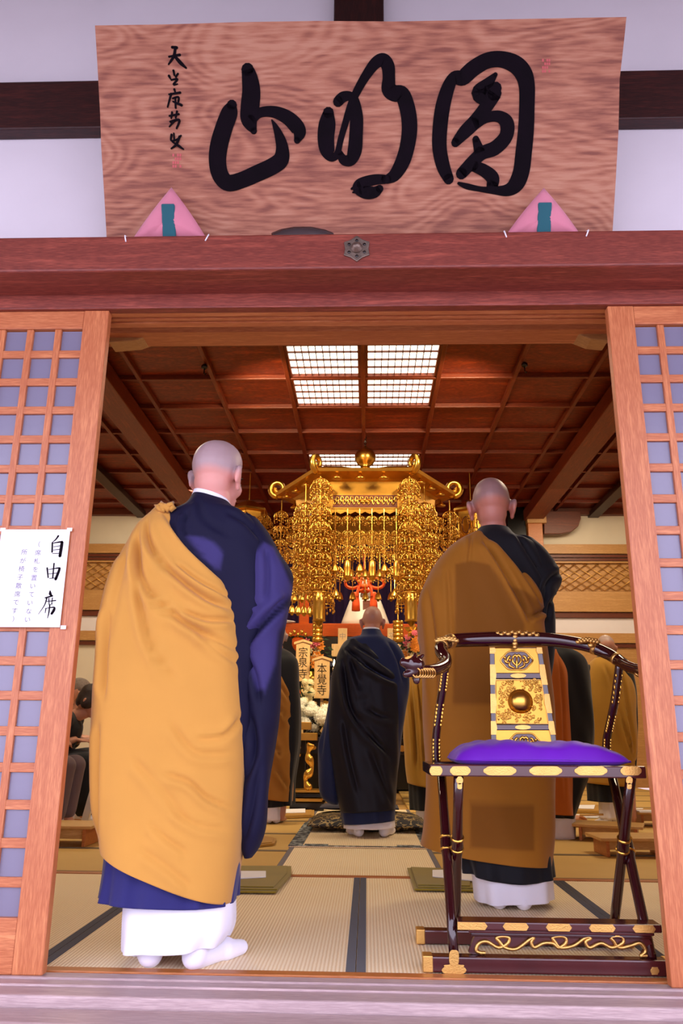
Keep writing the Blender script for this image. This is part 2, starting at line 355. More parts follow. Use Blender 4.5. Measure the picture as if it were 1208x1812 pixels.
def catmull(q, k):
    q = np.asarray(q, float); n = len(q); out = []
    for i in range(n - 1):
        p0, p1, p2, p3 = q[max(i - 1, 0)], q[i], q[i + 1], q[min(i + 2, n - 1)]
        for j in range(k):
            t = j / k; out.append(.5 * (2 * p1 + (p2 - p0) * t + (2 * p0 - 5 * p1 + 4 * p2 - p3) * t * t + (3 * p1 - p0 - 3 * p2 + p3) * t ** 3))
    out.append(q[-1]); return np.array(out)
def thing(name, label, cat, loc=(0, 0, 0), group=None):
    o = bpy.data.objects.new(name, None); COL.objects.link(o); o.location = loc; o.empty_display_size = .1
    ORG[o.name] = Vector(loc); return tag(o, label, cat, group)
def tag(o, label, cat, group=None, kind=None):
    if label: o['label'] = label
    if cat: o['category'] = cat
    if group: o['group'] = group
    if kind: o['kind'] = kind
    return o
def struct(o, label=None, cat=None):
    o['kind'] = 'structure'
    if label: o['label'] = label
    if cat: o['category'] = cat
    return o
def inst(name, me, parent, loc, rot=None, scale=None):
    o = bpy.data.objects.new(name, me); COL.objects.link(o); o.parent = parent
    o.location = Vector(loc) - org(parent); ORG[o.name] = Vector(loc)
    if rot: o.rotation_euler = rot
    if scale: o.scale = scale
    return o
def copy_tree(o, loc, label=None, parent=None):
    c = o.copy(); COL.objects.link(c)
    if parent: c.parent = parent
    else: c.location = loc
    ORG[c.name] = Vector(loc)
    if label: c['label'] = label
    for ch in list(o.children): copy_tree(ch, loc, None, c)
    return c
_text = {}
def glyph(ch):
    if ch not in _text:
        cu = bpy.data.curves.new('glyph', 'FONT'); cu.body = ch; cu.size = 1.0; cu.align_x = 'CENTER'; cu.resolution_u = 3
        ob = bpy.data.objects.new('glyph', cu); COL.objects.link(ob)
        dg = bpy.context.evaluated_depsgraph_get(); dg.update()
        me = bpy.data.meshes.new_from_object(ob.evaluated_get(dg))
        vs = [tuple(v.co) for v in me.vertices]; fs = [tuple(p.vertices) for p in me.polygons]
        if vs:
            cx = (min(v[0] for v in vs) + max(v[0] for v in vs)) / 2; cy = (min(v[1] for v in vs) + max(v[1] for v in vs)) / 2
            vs = [(v[0] - cx, v[1] - cy) for v in vs]
        bpy.data.objects.remove(ob); bpy.data.curves.remove(cu); bpy.data.meshes.remove(me)
        _text[ch] = (vs, fs)
    return _text[ch]
def write(mb, ch, c, size, ux=Vector((1, 0, 0)), uy=Vector((0, 0, 1)), lift=Vector((0, 0, 0)), fx=1.0):
    vs, fs = glyph(ch); c = Vector(c) + lift
    mb.add([c + ux * (v[0] * size * fx) + uy * (v[1] * size) for v in vs], fs)

# ------------------------------------------------------------------ cloth
def fold_disp(X, Z, folds, Y):
    D = np.zeros_like(X)
    for pts, wd, amp in folds:
        wd *= .8; amp *= 1.7
        q = catmull(np.array([(*P(x, y, Y).xz,) for x, y in pts]), 5)
        best = np.full(X.shape, 1e9); sd = np.zeros_like(X); tt = np.zeros_like(X); n = len(q) - 1
        for i in range(n):
            a, b = q[i], q[i + 1]; e = b - a; l2 = e @ e + 1e-12
            t = np.clip(((X - a[0]) * e[0] + (Z - a[1]) * e[1]) / l2, 0, 1)
            dx = X - a[0] - t * e[0]; dz = Z - a[1] - t * e[1]; d = np.hypot(dx, dz)
            m = d < best; best = np.where(m, d, best)
            sd = np.where(m, np.sign(e[0] * dz - e[1] * dx) * d, sd); tt = np.where(m, (i + t) / n, tt)
        fade = np.clip(np.minimum(tt, 1 - tt) * 5 + .15, 0, 1)
        D += amp * fade * (-np.exp(-(sd / wd) ** 2) + .75 * np.exp(-((sd + 2.0 * wd) / (1.7 * wd)) ** 2) + .3 * np.exp(-((sd - 2.2 * wd) / (1.6 * wd)) ** 2))
    return D
def loft(name, mat, parent, Y, rings, segs=96, per=8, folds=(), pleat=(0, 0, 0), thick=.004, sag=0, wrinkle=.0015, seed=0, paint=None, capped=False, ysh=0.0):
    """rings: (xl, yl, xr, yr, front depth, back depth, squareness); left and right edges measured on the plane Y.
    The ring runs around the body, so every silhouette edge has its own place in the hall."""
    R = []
    for r in rings:
        a = P(r[0], r[1], Y); b = P(r[2], r[3], Y)
        R.append((a.x, a.z, b.x, b.z, r[4], r[5], r[6], r[7] if len(r) > 7 else 0.0))
    R = catmull(np.array(R), per)
    th = np.linspace(0, 2 * PI, segs, endpoint=False)
    c, s = np.cos(th), np.sin(th)
    XX = []; YY = []; ZZ = []
    for i, (xl, zl, xr, zr, rf, rb, n, yo) in enumerate(R):
        e = 2.0 / n
        cc = np.sign(c) * np.abs(c) ** e; ss = np.sign(s) * np.abs(s) ** e
        x = (xl + xr) / 2 + (xr - xl) / 2 * cc
        y = Y + ysh + yo + np.where(ss > 0, rf, rb) * ss
        f = i / (len(R) - 1)
        z = (zl + zr) / 2 + (zr - zl) / 2 * cc - sag * f ** 3 * np.maximum(0, -ss) * (1 - cc * cc)
        XX.append(x); YY.append(y); ZZ.append(z)
    X, Yy, Z = map(np.array, (XX, YY, ZZ))
    def grad(A): return np.gradient(A, axis=0), (np.roll(A, -1, 1) - np.roll(A, 1, 1)) / 2
    (xa, xb), (ya, yb), (za, zb) = grad(X), grad(Yy), grad(Z)
    nx, ny, nz = yb * za - zb * ya, zb * xa - xb * za, xb * ya - yb * xa
    ln = np.sqrt(nx ** 2 + ny ** 2 + nz ** 2) + 1e-9
    sgn = np.sign(np.mean(nx * (X - X.mean(1, keepdims=True)) + ny * (Yy - Yy.mean(1, keepdims=True)))) or 1
    nx, ny, nz = [sgn * a / ln for a in (nx, ny, nz)]
    D = np.zeros_like(X)
    if folds: D += fold_disp(X, Z, folds, Y) * np.clip(-ny * 2.2, 0, 1)
    rr = np.random.RandomState(seed)
    for k in range(10):
        a, bq, ph = rr.uniform(4, 26), rr.uniform(1, 9), rr.uniform(0, 7)
        D += wrinkle * rr.uniform(.4, 1) * np.sin(X * a * 2 + Z * bq * 2 + Yy * a + ph)
    if pleat[0]:
        v = np.linspace(0, 1, len(R))[:, None] ** pleat[2]
        D += pleat[1] * v * (np.sin(pleat[0] * th + seed) + .5 * np.sin(pleat[0] * 1.7 * th + 2 * seed))[None, :]
    X = X + nx * D; Yy = Yy + ny * D; Z = Z + nz * D
    nr = len(R); vs = np.stack([X, Yy, Z], -1).reshape(-1, 3)
    fs = [(i * segs + k, i * segs + (k + 1) % segs, (i + 1) * segs + (k + 1) % segs, (i + 1) * segs + k) for i in range(nr - 1) for k in range(segs)]
    mb = MB(); mb.v = [tuple(v) for v in vs]; mb.f = fs; mb.mi = [0] * len(fs)
    mats = [mat]; mask = None
    if paint:                                     # areas where the gauze lies in another layer
        px, pzz = vs[:, 0], vs[:, 2]; mask = np.zeros(len(vs)); back = (ny.reshape(-1) < .3)
        for poly in paint[1]:
            q = np.array([tuple(P(x, y, Y).xz) for x, y in poly]); ins = np.zeros(len(vs), bool); dm = np.full(len(vs), 9.0)
            for i in range(len(q)):
                a, b_ = q[i], q[(i + 1) % len(q)]; e = b_ - a
                ins ^= ((a[1] > pzz) != (b_[1] > pzz)) & (px < e[0] * (pzz - a[1]) / (e[1] or 1e-9) + a[0])
                t = np.clip(((px - a[0]) * e[0] + (pzz - a[1]) * e[1]) / (e @ e + 1e-12), 0, 1)
                dm = np.minimum(dm, np.hypot(px - a[0] - t * e[0], pzz - a[1] - t * e[1]))
            mask = np.maximum(mask, np.clip(np.where(ins, dm, -dm) / .012 + .5, 0, 1) * back)
        mats = [paint[0]]
    mb.add([], [])
    mb.f.append(tuple(range(segs))); mb.mi.append(0)
    if capped: mb.f.append(tuple(range((nr - 1) * segs, nr * segs))); mb.mi.append(0)
    ob = mb.obj(name, mats, parent, smooth=True)
    if mask is not None:
        at = ob.data.attributes.new('second_layer', 'FLOAT', 'POINT'); at.data.foreach_set('value', mask.astype(np.float32))
    if thick and not capped:
        md = ob.modifiers.new('thickness', 'SOLIDIFY'); md.thickness = thick; md.offset = -1
    return ob

# ------------------------------------------------------------------ bodies
def blend(pieces, name, mat, parent, voxel=.007, smooth=4):
    """one continuous skin grown from overlapping tapered pieces"""
    mb = MB()
    for p in pieces:
        if p[0] == 'e': mb.ball(p[1], p[2], 20, 14, p[3] if len(p) > 3 else None)
        else:
            _, a, ra, b, rb = p; a = Vector(a); b = Vector(b)
            pts = []; rad = []
            d = (b - a); L = d.length; d.normalize()
            for k in range(6): q = PI / 2 * k / 5; pts.append(a - d * ra * math.cos(q)); rad.append(max(ra * math.sin(q), 1e-4))
            for k in range(6): q = PI / 2 * k / 5; pts.append(b + d * rb * math.sin(q)); rad.append(max(rb * math.cos(q), 1e-4))
            mb.tube(pts, rad, 14)
    ob = mb.obj(name, mat, parent)
    md = ob.modifiers.new('skin', 'REMESH'); md.mode = 'VOXEL'; md.voxel_size = voxel; md.use_smooth_shade = True
    ms = ob.modifiers.new('soft', 'SMOOTH'); ms.factor = .5; ms.iterations = smooth
    dg = bpy.context.evaluated_depsgraph_get(); dg.update()
    me = bpy.data.meshes.new_from_object(ob.evaluated_get(dg)); me.name = name
    ob.modifiers.clear(); old = ob.data; ob.data = me; bpy.data.meshes.remove(old)
    if not me.materials: me.materials.append(MT[mat] if isinstance(mat, str) else mat)
    me.polygons.foreach_set('use_smooth', [True] * len(me.polygons))
    return ob
def hand_pieces(wrist, d, up, side, size=1.0, curl=.35):
    """palm, four unequal fingers with two bends, and a thumb leaving the side of the palm"""
    w = Vector(wrist); d = Vector(d).normalized(); up = Vector(up); up = (up - d * up.dot(d)).normalized(); s = d.cross(up).normalized() * side
    out = []
    for k, off in enumerate((-.026, -.009, .009, .025)):
        base = w + d * .085 * size + s * off * size
        out.append(('c', w + s * off * .6 * size, .014 * size, base, .0115 * size))
        a = base; dr = d.copy()
        for j, ln in enumerate((.040, .026, .020)):
            dr = (dr * math.cos(curl * (.5 + .3 * j)) - up * math.sin(curl * (.5 + .3 * j))).normalized()
            e = a + dr * ln * size * (1.0, 1.08, 1.0, .8)[k]
            out.append(('c', a, (.0088 - .0007 * j) * size, e, (.0081 - .0009 * j) * size)); a = e
    t0 = w + d * .022 * size - s * .022 * size; t1 = t0 - s * .024 * size + d * .032 * size - up * .006; t2 = t1 + d * .032 * size - s * .008 * size
    out += [('c', t0, .014 * size, t1, .0105 * size), ('c', t1, .0100 * size, t2, .0082 * size)]
    return out
def head_pieces(base, yaw=0, tilt=0, roll=0, k=1.0):
    """base: where the neck meets the skull underside; face towards +Y before turning"""
    M3 = (Matrix.Rotation(yaw, 3, 'Z') @ Matrix.Rotation(tilt, 3, 'X') @ Matrix.Rotation(roll, 3, 'Y'))
    B = Vector(base)
    def T(p): return B + M3 @ (Vector(p) * k)
    E = lambda p, r, rot=None: ('e', T(p), tuple(x * k for x in r), M3 @ rot if rot else M3)
    C = lambda a, ra, b, rb: ('c', T(a), ra * k, T(b), rb * k)
    out = [E((0, -.016, .118), (.077, .097, .090)), E((0, .0, .140), (.072, .088, .074)), E((0, .022, .070), (.062, .072, .080)), E((0, .045, .012), (.040, .042, .030)),
           E((0, -.035, .055), (.060, .060, .065)), C((-.027, .078, .098), .013, (.027, .078, .098), .013), C((0, .090, .090), .009, (0, .110, .058), .012),
           E((-.013, .101, .054), (.009, .009, .008)), E((.013, .101, .054), (.009, .009, .008)), C((-.017, .087, .030), .0075, (.017, .087, .030), .0075),
           C((-.015, .085, .021), .0075, (.015, .085, .021), .0075), E((-.036, .060, .056), (.020, .02, .026)), E((.036, .060, .056), (.020, .02, .026)), E((0, .076, -.002), (.018, .016, .014))]
    for sd in (-1, 1):
        rz = Matrix.Rotation(sd * .42, 3, 'Z')
        out += [E((sd * .085, -.012, .078), (.010, .025, .036), rz), E((sd * .093, -.022, .092), (.009, .020, .023), rz), E((sd * .082, -.004, .044), (.009, .012, .015), rz), E((sd * .090, -.030, .076), (.008, .010, .028), rz)]
    eyes = [T((sd * .030, .0795, .082)) for sd in (-1, 1)]
    return out, eyes, M3, T
def add_eyes(parent, eyes, k=1.0):
    for e in eyes: MB().ball(e, (.0125 * k, .009 * k, .006 * k), 10, 8).obj('eye', 'eye', parent, True)
def standing(parent, x, y, H, mat, yaw=0, head_yaw=0, tilt=0, roll=0, stance=.09, voxel=.007, arms=True, splay=.3, lean=.0, k=None, feet=None):
    """a standing body under robes, hands pressed together before the chest; yaw turns the whole body"""
    s = H / 1.70; Rz = Matrix.Rotation(yaw, 3, 'Z'); O = Vector((x, y, 0))
    def W(p): return O + Rz @ (Vector(p) * s)
    pc = []
    def C(a, ra, b, rb): pc.append(('c', W(a), ra * s, W(b), rb * s))
    for sd in (-1, 1):
        f = Vector((math.sin(splay) * sd, math.cos(splay), 0))
        ank = Vector((sd * stance, -.03, .075)) if feet is None else Rz.inverted() @ (Vector((feet[0 if sd < 0 else 1].x, feet[0 if sd < 0 else 1].y, .075)) - O) / s + Vector((0, .07, 0))
        C(ank, .036, (sd * .095, .0, .46), .054); C((sd * .095, .0, .46), .056, (sd * .09, 0, .86), .082)
        C(ank, .032, ank + Vector((0, 0, -.035)), .024); C(ank + Vector((0, 0, -.04)), .022, ank + f * .09 + Vector((0, 0, -.048)), .016)
    pc.append(('e', W((0, 0, .90)), (.165 * s, .115 * s, .12 * s), Rz)); pc.append(('e', W((0, .005, 1.06)), (.145 * s, .105 * s, .17 * s), Rz))
    pc.append(('e', W((0, 0, 1.24)), (.145 * s, .105 * s, .15 * s), Rz)); C((-.10, -.0, 1.33), .055, (.10, -.0, 1.33), .055)
    nb = Vector((0, .035 + lean, 1.475))
    C((0, -.006, 1.33), .060, tuple(nb + Vector((0, -.02, .0))), .056)
    for sd in (-1, 1):
        C((sd * .135, .02, 1.30), .050, (sd * .145, .09, 1.08), .038); C((sd * .145, .09, 1.08), .038, (sd * .055, .23, 1.16), .028)
        wr = W((sd * .035, .27, 1.18)); pc.extend(hand_pieces(wr, Rz @ Vector((-sd * .12, .25, 1)), Rz @ Vector((-sd, 0, 0)), sd, s, .1))
    hp, eyes, M3, T = head_pieces(W(nb), yaw + head_yaw, tilt, roll, (k or 1.0) * s)
    b = blend(pc + hp, 'body', mat, parent, voxel)
    add_eyes(parent, eyes, s)
    for i, sd in enumerate((-1, 1)):
        MB().tube([T((sd * .016, .094, .104)), T((sd * .034, .090, .108)), T((sd * .050, .074, .103))], [.002, .004, .0015], 6).obj('eyebrow', 'hair', parent, True)
    return T
def tabi(parent, heel, ang, k=1.0, mat='white'):
    """split-toed white sock: heel, ankle sleeve, instep and toes"""
    f = Vector((math.sin(ang), math.cos(ang), 0)); u = Vector((0, 0, 1)); sd = f.cross(u); h = Vector(heel)
    pc = [('c', h + f * .035 * k + u * .036, .036 * k, h + f * .045 * k + u * .15, .043 * k), ('c', h + f * .033 * k + u * .033, .034 * k, h + f * .16 * k + u * .030, .030 * k),
          ('c', h + f * .15 * k + sd * .012 + u * .027, .028 * k, h + f * .215 * k + sd * .014 + u * .022, .021 * k), ('c', h + f * .15 * k - sd * .022 + u * .026, .026 * k, h + f * .205 * k - sd * .026 + u * .021, .019 * k)]
    return blend(pc, 'tabi', mat, parent, .006, 3)
# ================================================================== the setting
# ---- outside: deck, paving, eave
struct(MB().box(-14, 14, -22, -1.35, -.62, -.52).obj('floor_outside', 'stone'))
deck = struct(MB().box(-4.5, 4.5, -1.35, -.30, -.15, -.052).obj('trim_1', 'sill'))
sill = struct(MB().box(-4.5, 4.5, -.235, -.018, -.2, -.002).obj('trim_2', 'sill', bevel=.006))
g = MB()
for y in (-.15, -.085): g.box(-4.5, 4.5, y - .006, y + .006, -.004, .0035)
g.obj('track', 'sill', sill)
struct(MB().box(-4.5, 4.5, -.36, -.237, -.2, -.030).obj('trim_3', 'sill', bevel=.01))
struct(MB().box(-4.5, 4.5, -.018, .026, -.15, .002).obj('trim_4', 'thresh', bevel=.003))
ev = MB().obox((-4.8, -3.3, 3.0), (9.6, 0, 0), (0, 3.22, 1.02), (0, 0, .06)).obj('ceiling_eave', 'roofwood'); struct(ev)
for k in range(20):
    x = -4.6 + k * .48
    MB().obox((x, -3.25, 2.945), (.07, 0, 0), (0, 3.13, .99), (0, 0, .07)).obj('rafter', 'roofwood', ev)
# ---- front wall above the doorway
wf = struct(MB().box(-5.35, 5.25, -.06, .06, 2.38, 4.3).obj('wall_front', 'plaster'))
MB().box(-4.5, 4.5, -.12, -.061, 2.962, 3.192).obj('beam', 'darkbeam', wf, bevel=.006)
MB().box(-.135, .068, -.115, -.061, 3.192, 4.0).obj('strut', 'darkpost', wf, bevel=.006)
ng = struct(MB().box(-4.5, 4.5, -.24, -.06, 2.245, 2.386).obj('trim_5', 'beam', bevel=.008))
km = struct(MB().box(-4.5, 4.5, -.085, -.045, 2.188, 2.38).obj('trim_6', 'beam', bevel=.004))
g = MB()
for a, b in ((-.044, -.018), (-.002, .012), (.028, .06)): g.box(-4.5, 4.5, a, b, 2.19, 2.30)
g.box(-4.5, 4.5, -.044, .06, 2.205, 2.38)
struct(g.obj('trim_7', 'doorH'))
# hexagonal nail cover on the beam
nc = thing('nail_cover', 'round weathered bronze nail cover with six petals fixed to the red-brown beam', 'ornament', P(631, 441, -.2405))
c = P(631, 441, -.241)
hexa = [(math.cos(PI / 6 + PI / 3 * k) * .046, math.sin(PI / 6 + PI / 3 * k) * .046) for k in range(6)]
td = lambda u, v, h: c + Vector((u, -h, v))
star = []
for k in range(12):
    r = .052 if k % 2 == 0 else .041; star.append((r * math.cos(PI / 6 * k + PI / 2), r * math.sin(PI / 6 * k + PI / 2)))
MB().prism(star, td, 0, .006).obj('plate', 'oldmetal', nc, bevel=.002)
g = MB().lathe(c, [(.02, .006), (.02, .014), (.013, .02), (.013, .024), (.004, .03)], 16, 'Y'); g.obj('boss', 'oldmetal', nc, True)
for k in range(6):
    a = PI / 3 * k + PI / 6; MB().ball(c + Vector((.031 * math.cos(a), -.006, .031 * math.sin(a))), (.006, .003, .006), 8, 6).obj('hole', 'eye', nc, True)

# ---- sliding lattice doors
def door(name, xin, sgn):
    """xin: inner edge; the leaf runs outwards in direction sgn"""
    o = bpy.data.objects.new(name, None); COL.objects.link(o); o.location = (xin, -.07, 0); ORG[o.name] = Vector((xin, -.07, 0)); o['kind'] = 'structure'
    y0, y1 = -.072, -.036; ncol, nrow = 8, 18; px_, pz_ = .1042, .1105
    st = .092; W_ = st * 2 + ncol * px_ - .024
    def bx(a, b): return (min(xin + sgn * a, xin + sgn * b), max(xin + sgn * a, xin + sgn * b))
    def part(n, a, b, ya, yb, za, zb, m, bev=.003): x0, x1 = bx(a, b); return MB().box(x0, x1, ya, yb, za, zb).obj(n, m, o, bevel=bev)
    part('stile', 0, st, y0, y1, .001, 2.188, 'doorV'); part('stile', W_ - st, W_, y0, y1, .001, 2.188, 'doorV')
    part('rail', st, W_ - st, y0 + .002, y1 - .002, 2.116, 2.188, 'doorH'); part('rail', st, W_ - st, y0 + .002, y1 - .002, .001, .153, 'doorH')
    for i in range(1, ncol):
        a = st + i * px_ - .024; part('lattice_bar', a, a + .024, y0 + .008, y1 - .012, .153, 2.116, 'doorV', .002)
    for j in range(1, nrow):
        z = .153 + j * pz_ - .029; part('lattice_rail', st, W_ - st, y0 + .010, y1 - .012, z, z + .029, 'doorH', .002)
    me = MB().box(-.040, .040, -.002, .002, -.0405, .0405).mesh('pane', 'glass')
    for i in range(ncol):
        for j in range(nrow):
            inst('pane', me, o, (xin + sgn * (st + i * px_ + .040), y1 - .014, .153 + j * pz_ + .0405))
    return o
d1 = door('door_1', -.952, -1); d2 = door('door_2', .868, 1)
# walls flanking the doors outside the picture
struct(MB().box(-5.35, -1.95, -.06, .055, 0, 2.2).obj('wall_front_left', 'plaster')); struct(MB().box(1.86, 5.25, -.06, .055, 0, 2.2).obj('wall_front_right', 'plaster'))

# ---- hall shell
struct(MB().box(-5.3, -5.2, .06, 12, 0, 4.3).obj('wall_left', 'plaster_in')); struct(MB().box(5.12, 5.22, .06, 12, 0, 4.3).obj('wall_right', 'plaster_in'))
fl = struct(MB().box(-5.2, 5.12, .026, 12.2, -.12, -.030).obj('floor', 'palewood'))
def mat_(x0, x1, y0, y1, m, bord, along):
    o = MB().box(x0, x1, y0, y1, -.03, -.001).obj('tatami_mat', m, fl)
    if bord:
        if along == 'Y':
            for a in (x0, x1 - .030): MB().box(a + .0005, a + .0295, y0, y1, -.004, .0008).obj('border', bord, o)
        else:
            for a in (y0, y1 - .030): MB().box(x0, x1, a + .0005, a + .0295, -.004, .0008).obj('border', bord, o)
ys = .028
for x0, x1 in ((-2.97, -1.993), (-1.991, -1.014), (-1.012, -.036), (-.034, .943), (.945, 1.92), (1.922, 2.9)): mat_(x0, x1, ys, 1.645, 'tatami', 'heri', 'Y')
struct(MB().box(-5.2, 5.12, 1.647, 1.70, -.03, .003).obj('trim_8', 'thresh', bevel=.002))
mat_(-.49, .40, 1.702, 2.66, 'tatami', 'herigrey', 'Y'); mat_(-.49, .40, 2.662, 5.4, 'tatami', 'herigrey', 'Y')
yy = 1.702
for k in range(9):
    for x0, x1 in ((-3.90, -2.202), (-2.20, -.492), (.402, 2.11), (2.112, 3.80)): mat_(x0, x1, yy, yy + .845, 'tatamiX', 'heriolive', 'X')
    yy += .847
# ---- coffered ceiling
cl = struct(MB().box(-5.2, 5.12, .06, 12.0, 4.10, 4.16).obj('ceiling', 'ceilpanel'))
XG = [-.04 + .735 * k for k in range(-7, 8)]; YG = [3.69 + .71 * k for k in range(-4, 9)]
LIT = {(6, 4), (7, 4), (6, 5), (7, 5), (6, 8), (7, 8)}
pm = MB().box(-.355, .355, -.342, .342, 0, .012).mesh('ceiling_panel', 'ceilpanel')
for i in range(14):
    for j in range(12):
        if (i, j) not in LIT: inst('ceiling_panel', pm, cl, ((XG[i] + XG[i + 1]) / 2, (YG[j] + YG[j + 1]) / 2, 4.085))
for x in XG[1:-1]: MB().box(x - .022, x + .022, YG[0], YG[-1], 4.03, 4.085).obj('batten', 'battenY', cl, bevel=.006)
for y in YG: MB().box(XG[0], XG[-1], y - .02, y + .02, 4.035, 4.086).obj('batten', 'batten', cl, bevel=.006)
first = None
for n, (i, j) in enumerate(sorted(LIT, key=lambda t: (t[1], t[0]))):
    cx, cy = (XG[i] + XG[i + 1]) / 2, (YG[j] + YG[j + 1]) / 2
    lab = ['lit ceiling light grid, front left of the square of four', 'lit ceiling light grid, front right of the square of four', 'lit ceiling light grid, rear left of the square of four',
           'lit ceiling light grid, rear right of the square of four', 'lit ceiling light behind the gold finial, left one', 'lit ceiling light behind the gold finial, right one'][n]
    if first is None:
        t = first = thing('ceiling_light', lab, 'light', (cx, cy, 4.05), 'lit ceiling panels')
        MB().box(cx - .345, cx + .345, cy - .335, cy + .335, 4.080, 4.090).obj('diffuser', 'lightpanel', t)
        f = MB()
        for a, b, c_, d in ((-.346, .346, -.336, -.312), (-.346, .346, .312, .336), (-.346, -.32, -.336, .336), (.32, .346, -.336, .336)): f.box(cx + a, cx + b, cy + c_, cy + d, 4.045, 4.079)
        f.obj('frame', 'battenY', t)
        for k in range(1, 10): MB().box(cx - .32 + k * .064 - .0035, cx - .32 + k * .064 + .0035, cy - .312, cy + .312, 4.055, 4.078).obj('bar', 'brownrail', t)
        for k in range(1, 4): MB().box(cx - .32, cx + .32, cy - .312 + k * .156 - .003, cy - .312 + k * .156 + .003, 4.058, 4.078).obj('crossbar', 'brownrail', t)
    else: copy_tree(first, (cx, cy, 4.05), lab)
for x0, x1 in ((-2.70, -2.42), (2.40, 2.68)):
    b = MB().box(x0, x1, .85, 9.2, 3.86, 4.03).obj('beam', 'battenY', cl, bevel=.008)
for x in (-3.55, 3.5): MB().box(x - .08, x + .08, .85, 9.2, 3.95, 4.03).obj('beam', 'darkpost', cl, bevel=.006)
for k, x in enumerate((-1.53, 1.46)):
    h = thing('ceiling_hook', ['small black hook under the ceiling above the head of the left monk', 'small black hook under the ceiling above the right monk'][k], 'hook', (x, 4.05, 4.03))
    MB().lathe((x, 4.05, 3.985), [(.018, .0), (.03, .012), (.03, .03), (.012, .048)], 10).obj('cap', 'black', h, True)
    MB().tube([(x, 4.05, 3.99), (x, 4.05, 3.94), (x + .012, 4.05, 3.925), (x + .02, 4.05, 3.94)], .006, 6).obj('hook', 'black', h, True)
# curved bracket boards behind the lintel
for (pts, n) in ((((192, 571), (287, 571), (284, 580), (268, 592), (240, 602), (192, 606)), 9), (((1072, 569), (1000, 569), (1004, 578), (1020, 590), (1046, 600), (1076, 603)), 10)):
    q = [P(x, y, .34) for x, y in pts]
    struct(MB().prism([(p.x, p.z) for p in q], lambda u, v, h: (u, .34 + h, v), 0, .09).obj('trim_%d' % n, 'tanwood', bevel=.004))
struct(MB().box(-4.5, 4.5, .30, .42, 2.30, 2.42).obj('trim_11', 'doorH'))

# ---- back wall with its transom bands, left and right of the sanctuary
YB = 9.2
def back(name, x0, x1, heri):
    wv = struct(MB().box(x0, x1, YB, YB + .12, 0, 4.1).obj(name, 'plaster_in'))
    def band(n, z0, z1, d, m): MB().box(x0, x1, YB - d, YB - .001, z0, z1).obj(n, m, wv)
    band('cornice', 3.98, 4.08, .10, 'brownrail')
    band('rail', 3.37, 3.515, .07, 'tanwood'); band('rail', 3.315, 3.355, .05, 'brownrail'); band('rail', 3.262, 3.30, .05, 'brownrail'); band('rail', 3.225, 3.25, .06, 'tanwood')
    band('transom_board', 2.80, 3.22, .01, 'tanwood'); band('rail', 2.48, 2.785, .08, 'tanwood'); band('rail', 2.395, 2.47, .05, 'brownrail')
    band('plaster_band', 2.165, 2.39, .012, 'plaster'); band('rail', 2.02, 2.163, .07, 'tanwood'); band('rail', 1.955, 2.01, .05, 'brownrail')
    g = MB(); s = .17
    k0 = int(x0 / s) - 5
    n = int((x1 - x0) / s) + 10
    for k in range(n):
        for sg in (1, -1):
            xa = (k0 + k) * s; xb = xa + sg * .42 * 1.5
            a, b = Vector((xa, YB - .04, 2.80)), Vector((xb, YB - .04, 3.22))
            if min(a.x, b.x) < x0 or max(a.x, b.x) > x1: continue
            g.tube([a, b], .006, 5)
    o = g.obj('wire_lattice', 'goldflat', wv, True); o['kind'] = 'stuff'
    return wv
wl = back('wall_back_left', -5.2, -2.25, True); wr = back('wall_back_right', 2.25, 5.12, True)
# dark panel behind the right hand group, post and bracket at the sanctuary corner
MB().box(2.3, 5.1, YB - .02, YB - .002, 0, 1.95).obj('wall_panel', 'tanwood', wr)
struct(MB().box(2.15, 2.42, YB - .16, YB + .15, 0, 4.08).obj('trim_12', 'black'))
struct(MB().box(-2.42, -2.15, YB - .16, YB + .15, 0, 4.08).obj('trim_13', 'black'))
pst = struct(MB().box(2.44, 2.66, YB - .24, YB - .101, 3.0, 3.80).obj('trim_14', 'thresh', bevel=.006))
MB().box(2.43, 2.72, YB - .27, YB - .09, 3.80, 3.98).obj('capital', 'tanwood', pst, bevel=.006)
q = [P(x, y, YB - .2) for x, y in ((962, 905), (1026, 905), (1027, 918), (1022, 932), (1010, 941), (990, 945), (962, 945))]
struct(MB().prism([(p.x, p.z) for p in q], lambda u, v, h: (u, YB - .22 + h, v), 0, .115).obj('trim_15', 'brownrail', bevel=.006))
# sanctuary recess
struct(MB().box(-2.6, 2.6, 11.6, 11.7, 0, 4.1).obj('wall_sanctuary_back', 'curtain')); struct(MB().box(-2.6, -2.5, 9.3, 11.6, 0, 4.1).obj('wall_sanctuary_left', 'black')); struct(MB().box(2.5, 2.6, 9.3, 11.6, 0, 4.1).obj('wall_sanctuary_right', 'black'))
# ================================================================== signboard
BN = Vector((0, -.64, -.335)).normalized(); BO = Vector((0, -.165, 2.44)); BU = Vector((1, 0, 0)); BV = Vector((0, -.335, .64)).normalized()
def bp(px, py):
    q = PL(px, py, BO, BN) - BO; return q.dot(BU), q.dot(BV)
def b3(u, v, h): return BO + BU * u + BV * v + BN * h
sb = thing('signboard', 'broad wooden temple signboard with three large black brush characters above the doorway', 'sign', BO)
vb = (2.3895 - BO.z) / BV.z
out = [bp(x, y) for x, y in ((168, 45), (300, 43), (430, 39), (560, 37), (700, 38), (900, 34), (1108, 30), (1104, 70), (1096, 140), (1094, 230), (1089, 320), (1084, 400))]
out += [(bp(1083, 408)[0], vb)]
nt_ = [bp(x, y) for x, y in ((590, 412), (575, 406), (550, 401), (520, 401), (498, 405), (480, 412))]
out += [(nt_[0][0], vb)] + nt_ + [(nt_[-1][0], vb)]
out += [(bp(188, 413)[0], vb)] + [bp(x, y) for x, y in ((184, 340), (179, 260), (177, 200), (172, 110))]
